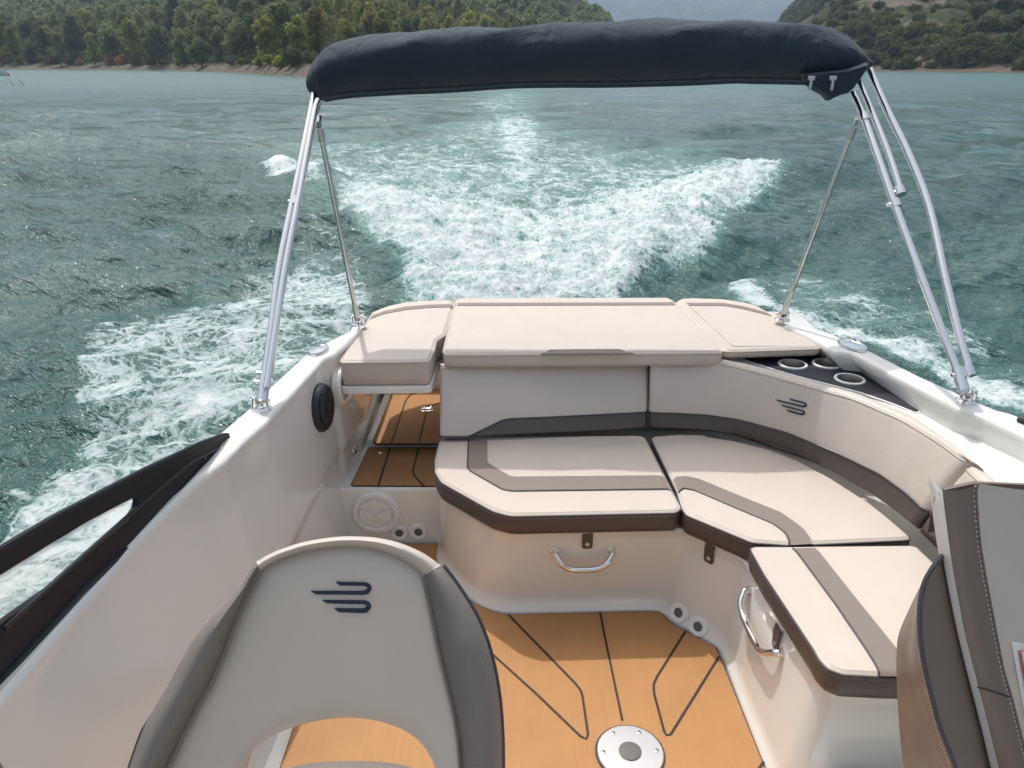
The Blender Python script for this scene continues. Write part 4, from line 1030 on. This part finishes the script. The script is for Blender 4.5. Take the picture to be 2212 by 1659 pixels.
def m_water():
    m=bpy.data.materials.new('lake_water'); n=NT(m); g=n.geo(); b=n.b
    foam=n.attr('foam'); aer=n.attr('aer')
    warp=n.new('ShaderNodeVectorMath',operation='MULTIPLY_ADD'); wn_=n.noise(2.2,4,.6,g,0,True); n.link(wn_,warp.inputs[0]); warp.inputs[1].default_value=(.55,.55,.2); n.link(g,warp.inputs[2]); gw=warp.outputs[0]
    def vor(sc):
        v=n.new('ShaderNodeTexVoronoi',feature='DISTANCE_TO_EDGE'); v.inputs['Scale'].default_value=sc; n.link(gw,v.inputs['Vector']); return v.outputs['Distance']
    lace=n.math('MAXIMUM',n.ramp(vor(4.6),0,.16,1,0),n.math('MULTIPLY',n.ramp(vor(13),0,.2,1,0),.85))
    f1=n.noise(3.4,9,.70,gw); f2=n.noise(26,5,.75,g)
    pat=n.math('ADD',n.math('MULTIPLY_ADD',f1,1.75,-.30),n.math('MULTIPLY',lace,.30)); pat=n.math('ADD',pat,n.math('MULTIPLY',f2,.42))
    x=n.math('ADD',pat,n.math('MULTIPLY',foam,1.05)); 
    a_=n.ramp(x,1.45,1.86); a_=n.math('MULTIPLY',a_,n.ramp(foam,.05,.35))
    # colours
    deep=n.mix(n.noise(.12,3,.5,g),(.020,.074,.064),(.034,.102,.090))
    wat=n.mix(aer,deep,(.14,.30,.265))
    fc=n.mix(n.ramp(x,1.60,2.25),(.46,.57,.57),(.82,.86,.88))
    n.link(n.mix(a_,wat,fc),b.inputs['Base Color'])
    sy=n.new('ShaderNodeSeparateXYZ'); n.link(g,sy.inputs[0]); rb=n.ramp(sy.outputs[1],8,90,.075,.34); n.link(n.math('MAXIMUM',n.ramp(a_,0,1,.0,.62),rb),b.inputs['Roughness']); b.inputs['IOR'].default_value=1.5
    n.link(n.ramp(a_,0,1,.5,.25),b.inputs['Specular IOR Level'])
    # ripples
    mp=n.mapping(g,(1,1,1),(0,0,R(28))); mp=n.mapping(mp,(.55,1.25,1))
    r1=n.noise(2.1,6,.62,mp,.4); r2_=n.noise(9,4,.6,mp,.3); r3=n.noise(.35,4,.6,mp,.5)
    fd=n.ramp(sy.outputs[1],12,85,.8,.2); fd2=n.ramp(sy.outputs[1],5,50,.9,.1)
    patch=n.ramp(n.noise(.22,3,.5,g),.35,.65,.55,1.15)
    bm=n.bump(r3,1,.9); n.link(n.ramp(sy.outputs[1],20,160,1,.3),bm.node.inputs['Strength']); bm=n.bump(r1,.95,.26,bm); n.link(n.math('MULTIPLY',fd,patch),bm.node.inputs['Strength'])
    bm=n.bump(r2_,1,.11,bm); n.link(n.math('MULTIPLY',fd,patch),bm.node.inputs['Strength']); bm=n.bump(n.noise(27,3,.6,mp),1,.03,bm); n.link(fd2,bm.node.inputs['Strength'])
    fb=n.bump(n.math('ADD',f1,n.math('MULTIPLY',f2,.5)),.8,.10); 
    mixn=n.new('ShaderNodeMix',data_type='VECTOR'); n.link(a_,mixn.inputs[0]); n.link(bm,mixn.inputs[4]); n.link(fb,mixn.inputs[5])
    n.link(mixn.outputs[1],b.inputs['Normal']); return m
M['water']=m_water(); me.materials.append(M['water'])
wo=bpy.data.objects.new('lake_water',me); COL.objects.link(wo); tag(wo,'teal lake water with the white foaming wake of the boat',None,None,'structure')
# ------------------------------------------------------------------ SHORES
def interp(x,xs,ys): return np.interp(x,xs,ys)
SHX=[-900,0,200,400,500,600,660,800,1000,1200,1340,1380]; SHD=[260,224,216,190,160,125,112,125,170,215,240,262]
def leftH(u,D):
    ds=interp(u,SHX,SHD); s=D-ds
    peak=interp(u,[-900,0,900,1160,1220,1290,1350,1400],[66,66,66,58,30,20,9,-14])
    reach=interp(u,[-900,700,1160,1400],[500,470,430,160])
    beach=np.clip(s/9,0,1)*1.3
    h=np.where(s<0,s*.12,beach+peak*(1-np.cos(np.clip((s-6)/reach,0,1)*math.pi))/2*1.0+np.clip(s-6,0,60)*interp(u,[-900,1200,1400],[.055,.05,-.02]))
    return h
def rightH(u,D):
    ds=interp(u,[1560,1650,1800,2212,3200],[520,330,190,158,150]); s=D-ds
    peak=interp(u,[1560,1640,1700,1760,2212,3300],[0,15,34,42,60,72])
    h=np.where(s<0,s*.15,np.clip(s/7,0,1)*1.2+peak*np.sin(np.clip((s-4)/380,0,1)*math.pi/2)+np.clip(s-4,0,25)*.10)
    return h
def terrain(name,hf,u0,u1,D0,D1,nu,nd,matl,label,rough,seed):
    u=np.linspace(u0,u1,nu); f=np.linspace(0,1,nd)**1.8; D=D0+(D1-D0)*f; U,Dg=np.meshgrid(u,D)
    H=hf(U,Dg); X=(U-CX)/F*Dg/1.083; Y=Dg
    k=np.clip((H-.3)/4,0,1)
    H=H+k*rough*(fbm(X,Y,.03,6,seed,.55)-.5)*8+np.clip(H/1.2,0,1)*.5*(fbm(X,Y,.35,4,seed+9)-.5)
    V=np.stack([X.ravel(),Y.ravel(),(H+WZ).ravel()],1); idx=np.arange(nu*nd).reshape(nd,nu)
    q=np.stack([idx[:-1,:-1],idx[1:,:-1],idx[1:,1:],idx[:-1,1:]],-1).reshape(-1,4)[:, ::-1]
    me=bpy.data.meshes.new(name); me.from_pydata(V.tolist(),[],q.tolist()); me.polygons.foreach_set('use_smooth',[True]*len(q)); me.materials.append(matl)
    o=bpy.data.objects.new(name,me); COL.objects.link(o); tag(o,label,None,None,'structure')
    def at(uu,DD):
        iu=np.clip((uu-u0)/(u1-u0)*(nu-1),0,nu-1.01); ff=((DD-D0)/(D1-D0))**(1/1.8)*(nd-1); ff=min(max(ff,0),nd-1.01); a,b=int(iu),int(ff)
        p=V.reshape(nd,nu,3); q=p[b,a]*(1-(iu-a))*(1-(ff-b))+p[b,a+1]*(iu-a)*(1-(ff-b))+p[b+1,a]*(1-(iu-a))*(ff-b)+p[b+1,a+1]*(iu-a)*(ff-b)
        return Vector(q)
    return o,at
def m_ground(name,rock,scrub,sand,zs,thr,sc=.12):
    m=bpy.data.materials.new(name); n=NT(m); g=n.geo()
    sx=n.new('ShaderNodeSeparateXYZ'); n.link(g,sx.inputs[0])
    f=n.noise(sc,8,.68,g,.6); f2=n.noise(1.4,6,.7,g)
    c=n.mix(f2,tuple(x*.6 for x in rock),tuple(min(1,x*1.3) for x in rock))
    s=n.mix(n.noise(.8,6,.7,g),tuple(x*.5 for x in scrub),tuple(x*1.6 for x in scrub))
    veg=n.ramp(n.math('ADD',f,n.math('MULTIPLY',f2,.25)),thr,thr+.05)
    c=n.mix(veg,c,s)
    z=n.math('ADD',sx.outputs[2],n.math('MULTIPLY',n.noise(.25,4,.6,g),1.4))
    c=n.mix(n.ramp(z,zs,zs+1.0),n.mix(f2,tuple(x*.7 for x in sand),sand),c)
    n.link(c,n.b.inputs['Base Color']); n.b.inputs['Roughness'].default_value=.95; n.b.inputs['Specular IOR Level'].default_value=.1
    n.link(n.bump(f2,1,.8,n.bump(n.noise(.3,6,.7,g),1,3)),n.b.inputs['Normal']); return m
gl=m_ground('forest_floor',(.20,.165,.12),(.035,.048,.018),(.30,.26,.20),1.4,.45)
gr=m_ground('rocky_hill_ground',(.26,.215,.18),(.075,.088,.042),(.26,.21,.16),1.2,.555,.05)
tl,atL=terrain('shore_hill',leftH,-900,1400,90,760,300,150,gl,'wooded lake shore hill with a strip of pale beach',.8,71)
tr_,atR=terrain('rocky_hill',rightH,1560,3300,140,620,260,160,gr,'rocky scrub covered hillside across the lake',2.2,91)
def farH(u,D):
    s=(D-2300)/1500
    return np.where(s<0,-5+s*0,0)+np.clip(s,0,1)**.8*interp(u,[-6000,0,1100,1500,1800,8000],[340,340,320,310,330,360])
fm=m_ground('far_mountain_ground',(.20,.19,.15),(.04,.06,.038),(.10,.12,.06),0,.54,.05)
tf,atF=terrain('far_mountain',farH,-6000,8000,2200,4200,260,90,fm,'distant mountain slope fading into blue haze',14,33)

# ------------------------------------------------------------------ vegetation
def m_leaf(name,c1,c2,hue=.12):
    m=bpy.data.materials.new(name); n=NT(m)
    oi=n.new('ShaderNodeObjectInfo'); f=n.noise(1.2,3,.6,n.coord('Object'))
    c=n.mix(f,c1,c2); hs=n.new('ShaderNodeHueSaturation'); n.link(c,hs.inputs['Color'])
    n.link(n.ramp(oi.outputs['Random'],0,1,.5-hue*.25,.5+hue*.16,False),hs.inputs['Hue']); n.link(n.ramp(n.math('FRACT',n.math('MULTIPLY',oi.outputs['Random'],7.3)),0,1,.62,1.35,False),hs.inputs['Value'])
    n.link(hs.outputs[0],n.b.inputs['Base Color']); n.b.inputs['Roughness'].default_value=.8; n.b.inputs['Specular IOR Level'].default_value=.2
    tr=n.new('ShaderNodeBsdfTranslucent'); n.link(hs.outputs[0],tr.inputs[0]); mx=n.new('ShaderNodeMixShader'); mx.inputs[0].default_value=.5
    n.link(n.b.outputs[0],mx.inputs[1]); n.link(tr.outputs[0],mx.inputs[2]); n.link(mx.outputs[0],n.out.inputs[0]); return m
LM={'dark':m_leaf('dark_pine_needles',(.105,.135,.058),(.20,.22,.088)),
    'light':m_leaf('light_green_needles',(.16,.18,.04),(.30,.30,.075)),  # own colour of the light green tree kinds
    'yellow':m_leaf('yellow_green_leaves',(.19,.20,.03),(.31,.29,.05)),
    'red':m_leaf('rust_coloured_twigs',(.24,.12,.07),(.36,.19,.11),.03),
    'scrub':m_leaf('scrub_leaves',(.065,.082,.034),(.13,.14,.055)),
    'reed':m_leaf('reed_stems',(.10,.09,.05),(.16,.14,.07))}
M['bark']=mat('bark',(.09,.065,.05),.9)
def crown_mesh(h,w,kind,seed):
    r=random.Random(seed); V=[];Fc=[]
    blobs=[]
    if kind=='pine':
        for k in range(15):
            t=r.random()**.8; zz=h*(.22+.74*t); rad=w*.5*(math.sin(math.pi*min(1,(.22+.78*t)))**.6)*.75
            a=r.random()*6.28; blobs.append((Vector((math.cos(a)*rad*r.random()**.5,math.sin(a)*rad*r.random()**.5,zz)),w*r.uniform(.15,.25)))
        blobs.append((Vector((0,0,h*.5)),w*.30)); blobs.append((Vector((0,0,h*.78)),w*.24))
    elif kind=='slim':
        for k in range(12):
            t=k/11; blobs.append((Vector((r.uniform(-.1,.1)*w,r.uniform(-.1,.1)*w,h*(.1+.85*t))),w*(.36-.25*t)*r.uniform(.85,1.15)))
    else:
        for k in range(9):
            a=r.random()*6.28; q=r.random()**.5*w*.38; blobs.append((Vector((math.cos(a)*q,math.sin(a)*q,h*r.uniform(.15,.66))),h*r.uniform(.22,.38)))
    N=1500 if kind!='bush' else 700
    sz=.085*w if kind=='pine' else (.10*w if kind=='slim' else .11*min(w,h*1.3))
    for i in range(N):
        c,rad=r.choice(blobs); d=Vector((r.gauss(0,1),r.gauss(0,1),r.gauss(0,1))).normalized()
        p=c+d*rad*(r.random()**.35)*Vector((1,1,.8)).length/1.62
        if p.z<h*.04: continue
        n_=(d+Vector((r.gauss(0,.6),r.gauss(0,.6),r.gauss(0,.6)+.3))).normalized(); a=n_.orthogonal().normalized(); b=n_.cross(a); s=sz*r.uniform(.35,1.0)
        k=len(V); ph=r.random()*6.28
        for j in range(3):
            an=ph+j*2.09; V.append(p+(a*math.cos(an)+b*math.sin(an))*s*r.uniform(.6,1.1))
        Fc.append((k,k+1,k+2))
    return V,Fc
PROT={}
def proto(key,name,h,w,kind,leaf,seed):
    V,Fc=crown_mesh(h,w,kind,seed)
    me=bpy.data.meshes.new(name+'_crown'); me.from_pydata([tuple(v) for v in V],[],Fc); me.materials.append(LM[leaf])
    tm=MB(); r=random.Random(seed)
    tm.tube([Vector((0,0,-.6)),Vector((r.uniform(-.1,.1),0,h*.35)),Vector((r.uniform(-.2,.2),.1,h*.85))],[w*.035,w*.026,w*.008],7)
    for k in range(5):
        z0=h*(.3+.1*k); a=r.random()*6.28; tm.tube([Vector((0,0,z0)),Vector((math.cos(a)*w*.3,math.sin(a)*w*.3,z0+h*.1))],[w*.013,w*.005],5)
    t=bpy.data.meshes.new(name+'_trunk'); t.from_pydata([tuple(v) for v in tm.V],[],tm.F); t.materials.append(M['bark'])
    PROT[key]=(name,me,t)
for i in range(4):
    proto(('dark',i),'pine_tree',6.2+.5*i,4.6+.3*i,'pine','dark',10+i)
    proto(('light',i),'pine_tree',6.0+.6*i,4.4+.25*i,'pine','light',30+i)
    proto(('scrub',i),'shrub',2.0+.3*i,3.0+.5*i,'bush','scrub',50+i)
for i in range(2):
    proto(('slim',i),'poplar_tree',6.5,2.4,'slim','light',70+i)
    proto(('red',i),'shrub',2.6,3.0,'bush','red',80+i)
    proto(('yellow',i),'shrub',2.4,3.2,'bush','yellow',90+i)
def plant(key,p,sc,label,cat,group):
    name,me,t=PROT[key]
    e=bpy.data.objects.new(name,None); COL.objects.link(e); e.location=p; e.rotation_euler=(0,0,random.random()*6.28); e.scale=(sc*random.uniform(.9,1.12),)*2+(sc*random.uniform(.9,1.15),)
    tag(e,label,cat,group)
    c=bpy.data.objects.new('crown',me); COL.objects.link(c); c.parent=e
    k=bpy.data.objects.new('trunk',t); COL.objects.link(k); k.parent=e
def uvof(p):
    d=p-EYE; zc=d.y*CS-d.z*SN; yc=-(d.y*SN+d.z*CS); return CX+F*d.x/zc, CY+F*yc/zc
cnt={'d':0,'l':0}
cand=[]
for row in range(20):
    u=-60+random.random()*40
    while u<1345:
        ds=float(interp(u,SHX,SHD)); s=9+row*10+random.uniform(-4,4)
        D=ds+s+(0 if u<480 else 6); p=atL(u,D); uu,vv=uvof(p+Vector((0,0,6)))
        px=F*5/D*1.0
        if vv>-25 and -40<uu<1390: cand.append((D,u,p,vv))
        u+=px*random.uniform(.85,1.35)
cand.sort(key=lambda c:c[0])
nd=0
for D,u,p,vv in cand:
    bv=uvof(p)[1]
    if 700<u<1340 and bv>125: continue
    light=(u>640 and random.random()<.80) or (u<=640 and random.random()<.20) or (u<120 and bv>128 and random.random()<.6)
    if nd>=296: break
    nd+=1
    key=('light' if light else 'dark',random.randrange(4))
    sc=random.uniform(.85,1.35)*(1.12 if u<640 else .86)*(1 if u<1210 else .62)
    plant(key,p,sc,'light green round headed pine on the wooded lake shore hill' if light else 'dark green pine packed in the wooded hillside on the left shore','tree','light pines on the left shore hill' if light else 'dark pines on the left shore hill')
print('pines',nd,len(cand))
# the wood further up the slope reads as one mass
FV=[];FF=[]
src=[crown_mesh(6.4,5.0,'pine',200+i) for i in range(3)]
src=[(v,f[::6]) for v,f in src]
rr_=random.Random(3); used=cand[nd:]
def addtree(p):
    V_,F_=src[rr_.randrange(3)]; sc=rr_.uniform(.9,1.5); a=rr_.random()*6.28; ca_,sa=math.cos(a)*sc,math.sin(a)*sc
    for f in F_:
        b0=len(FV); c_=(V_[f[0]]+V_[f[1]]+V_[f[2]])/3
        for i in f:
            q_=c_+(V_[i]-c_)*2.1; FV.append((p.x+q_.x*ca_-q_.y*sa,p.y+q_.x*sa+q_.y*ca_,p.z+q_.z*sc))
        FF.append((b0,b0+1,b0+2))
for D,u,p,vv in used: addtree(p)
for row in range(58):
    s_=80+row*8.5; u=-500+rr_.random()*30
    while u<1330:
        ds=float(interp(u,SHX,SHD)); D=ds+s_+rr_.uniform(-4,4)
        if not(-60<u<1345 and s_<205) and u<1320:
            p=atL(u,D); 
            vv=uvof(p+Vector((0,0,6)))[1]
            if -110<vv:
                addtree(p)
        u+=F*5.4/D*rr_.uniform(.7,1.2)
me=bpy.data.meshes.new('distant_wood'); me.from_pydata(FV,[],FF); me.materials.append(LM['dark']); o=bpy.data.objects.new('distant_wood',me); COL.objects.link(o); tag(o,'dense pine wood covering the upper slope of the left shore hill',None,None,'stuff')
print('wood faces',len(FF))
for k in range(3):
    u=[985,1012,470][k]; D=float(interp(u,SHX,SHD))+[40,34,14][k]; plant(('slim',k%2),atL(u,D),.8,['slender pale green poplar among the round pines above the canopy','smaller slender poplar right of the pale one','young upright green tree at the foot of the dark pines'][k],'tree',None)
for u,k,s in [(8,'red',1),(70,'red',.9),(150,'red',.8),(240,'red',1.0),(262,'red',1.2),(292,'red',.9),(330,'scrub',1.1),(355,'scrub',.9),(20,'yellow',1.3),(45,'yellow',1.2),(90,'yellow',1),(125,'yellow',1.2),(200,'dark',.6),(385,'yellow',.8),(430,'scrub',1),(560,'yellow',1),(585,'yellow',.9),(605,'yellow',1),(630,'scrub',1.1),(650,'scrub',1),(540,'scrub',.9),(520,'yellow',.7),(500,'scrub',.9),(405,'scrub',.6),(300,'scrub',.5),(175,'red',.7),(110,'red',.8),(345,'slim',.6),(415,'slim',.55)]:
    D=float(interp(u,SHX,SHD))+7.5+random.uniform(-1,2.5); i=random.randrange(2)
    if k=='dark': continue
    lab={'red':'rust brown bare shrub along the left beach','yellow':'yellow green shrub along the left beach','scrub':'low dark green shrub along the left beach','slim':'small upright tree at the edge of the left beach'}[k]
    plant((k,i),atL(u,D),s*.9,lab,'tree' if k=='slim' else 'shrub',{'red':'rust brown shrubs on the left beach','yellow':'yellow green shrubs on the left beach','scrub':'dark green shrubs on the left beach','slim':'small trees on the left beach'}[k])
ns=0
for row in range(15):
    u=1640+random.random()*20
    while u<2290 and ns<285:
        D=float(interp(u,[1560,1650,1800,2212,3200],[520,330,190,158,150]))+5+row*5.2+random.uniform(-2,2)
        p=atR(u,D); uu,vv=uvof(p+Vector((0,0,2)))
        rk=float(fbm(np.array([p.x]),np.array([p.y]),.045,3,400)[0])
        if vv>-15 and uu<2260 and (row<4 or rk<.53 or random.random()<.25):
            ns+=1; plant(('scrub',random.randrange(4)),p-Vector((0,0,.3)),random.uniform(.7,1.5)*(1.25 if row<4 else .85),'rounded green shrub on the rocky hillside across the lake','shrub','shrubs on the rocky hillside')
        u+=F*3.2/D*random.uniform(.6,1.5)
print('shrubs',ns)
FV=[];FF=[]; src2=[crown_mesh(2.2,3.6,'bush',300+i) for i in range(3)]; src2=[(v,f[::5]) for v,f in src2]
for row in range(60):
    u=1560+rr_.random()*20
    while u<2420:
        D=float(interp(u,[1560,1650,1800,2212,3200],[520,330,190,158,150]))+78+row*4.5; 
        if D<590:
            p=atR(u,D); rk=float(fbm(np.array([p.x]),np.array([p.y]),.045,3,400)[0])
            if rk<.55 or rr_.random()<.3:
                V_,F_=src2[rr_.randrange(3)]; sc=rr_.uniform(.7,1.7); a=rr_.random()*6.28; ca_,sa=math.cos(a)*sc,math.sin(a)*sc
                for f in F_:
                    b0=len(FV); c_=(V_[f[0]]+V_[f[1]]+V_[f[2]])/3
                    for i in f:
                        q_=c_+(V_[i]-c_)*2.0; FV.append((p.x+q_.x*ca_-q_.y*sa,p.y+q_.x*sa+q_.y*ca_,p.z-.3+q_.z*sc))
                    FF.append((b0,b0+1,b0+2))
        u+=F*3.6/D*rr_.uniform(.6,1.5)
me=bpy.data.meshes.new('hillside_scrub'); me.from_pydata(FV,[],FF); me.materials.append(LM['scrub']); o=bpy.data.objects.new('hillside_scrub',me); COL.objects.link(o); tag(o,'low scrub covering the upper part of the rocky hillside',None,None,'stuff')
# reeds standing in the water at far left
p0=Pz(34,186,WZ); rd=thing('reed_clump',p0,'sparse clump of reeds sticking out of the water on the far left','reeds')
q=MB()
for k in range(14):
    a=p0+Vector((random.uniform(-1.1,1.1),random.uniform(-.5,.5),-.1)); q.tube([a,a+Vector((-.2*random.random()-.1,0,.35)),a+Vector((-.55*random.random()-.2,0,1.1*random.uniform(.4,1)))],[.010,.008,.003],5)
q.obj('stems',LM['reed'],rd)
# small moored boat at far left edge and its buoy
pb=Pz(2,164,WZ); dg=thing('rowing_boat',pb,'small white boat cut off by the left edge, moored near the shore','boat')
sts=[]
for k in range(13):
    t=k/12; x=-3.2+4.2*t; w=.75*math.sqrt(max(.0,1-max(0,(t-.45)/.55)**2.2)) if t>.45 else .75*(.8+.2*t/.45); w=max(.02,w); sh=.55+.22*t*t
    sts.append([pb+Vector((x,-w,sh)),pb+Vector((x,-w*.85,.2)),pb+Vector((x,-w*.4,-.15)),pb+Vector((x,w*.4,-.15)),pb+Vector((x,w*.85,.2)),pb+Vector((x,w,sh)),pb+Vector((x,w*.9,sh)),pb+Vector((x,w*.6,.15)),pb+Vector((x,-w*.6,.15)),pb+Vector((x,-w*.9,sh))])
MB().grid(sts,closed=True,capends=True).obj('hull',M['gel'],dg)
for xx in (-2.2,-.6): MB().box((pb.x+xx-.12,pb.y-.62,pb.z+.35),(pb.x+xx+.12,pb.y+.62,pb.z+.40),.01).obj('thwart',M['gel2'],dg)
pby=Pz(16,163.5,WZ); M['pink']=mat('pink_plastic',(.55,.05,.15),.4); by=thing('buoy',pby,'pink mooring buoy beside the small white boat','buoy')
MB().disc(pby,(0,0,1),[(.05,-.2),(.3,-.05),(.38,.15),(.3,.36),(.1,.45),(.05,.5)],seg=18).obj('float',M['pink'],by)
MB().tube([pby+Vector((0,0,.48)),pby+Vector((0,0,.6))],.03,8).obj('eye',M['steel'],by)
# ------------------------------------------------------------------ light, air, camera
SUN_EL=R(65); SUN_AZ=R(-28)      # azimuth measured from +Y toward +X
sd=Vector((math.sin(SUN_AZ)*math.cos(SUN_EL),math.cos(SUN_AZ)*math.cos(SUN_EL),math.sin(SUN_EL)))
l=bpy.data.lights.new('sun','SUN'); l.energy=2.7; l.angle=R(.6); l.color=(1,.98,.945); lo=bpy.data.objects.new('sun',l); COL.objects.link(lo); lo.rotation_euler=sd.to_track_quat('Z','Y').to_euler()
w=bpy.data.worlds.new('World'); S.world=w; w.use_nodes=True; nt=w.node_tree; bg=nt.nodes['Background']; sk=nt.nodes.new('ShaderNodeTexSky'); sk.sky_type='NISHITA'; sk.sun_disc=False
sk.sun_elevation=SUN_EL; sk.sun_rotation=SUN_AZ; sk.dust_density=6; sk.air_density=1.5; sk.ozone_density=1.5; sk.altitude=0
hsv=nt.nodes.new('ShaderNodeHueSaturation'); hsv.inputs['Saturation'].default_value=.65; nt.links.new(sk.outputs[0],hsv.inputs['Color']); tnt=nt.nodes.new('ShaderNodeMix'); tnt.data_type='RGBA'; tnt.blend_type='MULTIPLY'; tnt.inputs[0].default_value=1; nt.links.new(hsv.outputs[0],tnt.inputs[6]); tnt.inputs[7].default_value=(1.045,1.0,.945,1); nt.links.new(tnt.outputs[2],bg.inputs[0]); bg.inputs[1].default_value=.15
hz=MB().box((-9500,-1600,-18),(9500,5200,900)); ho=hz.obj('haze',None,None,smooth=False,angle=None) if False else None
me=bpy.data.meshes.new('haze'); me.from_pydata([tuple(v) for v in hz.V],[],hz.F); ho=bpy.data.objects.new('haze',me); COL.objects.link(ho); tag(ho,'thin pale blue haze over the lake',None,None,'stuff')
hm_=bpy.data.materials.new('haze_air'); hm_.use_nodes=True; t=hm_.node_tree; t.nodes.remove(t.nodes['Principled BSDF']); pv=t.nodes.new('ShaderNodeVolumePrincipled'); pv.inputs['Color'].default_value=(.55,.74,1,1); pv.inputs['Density'].default_value=.00038; pv.inputs['Anisotropy'].default_value=.2
t.links.new(pv.outputs[0],t.nodes['Material Output'].inputs['Volume']); me.materials.append(hm_)
cam=bpy.data.cameras.new('camera'); co_=bpy.data.objects.new('camera',cam); COL.objects.link(co_); co_.location=EYE; co_.rotation_euler=(math.pi/2-PITCH,0,0)
cam.sensor_width=36; cam.lens=36*F/2212; cam.clip_start=.05; cam.clip_end=20000; S.camera=co_
S.view_settings.view_transform='Standard'; S.view_settings.look='None'; S.view_settings.exposure=.43; S.view_settings.gamma=1
S.cycles.max_bounces=8; S.cycles.volume_bounces=0; S.cycles.transparent_max_bounces=12
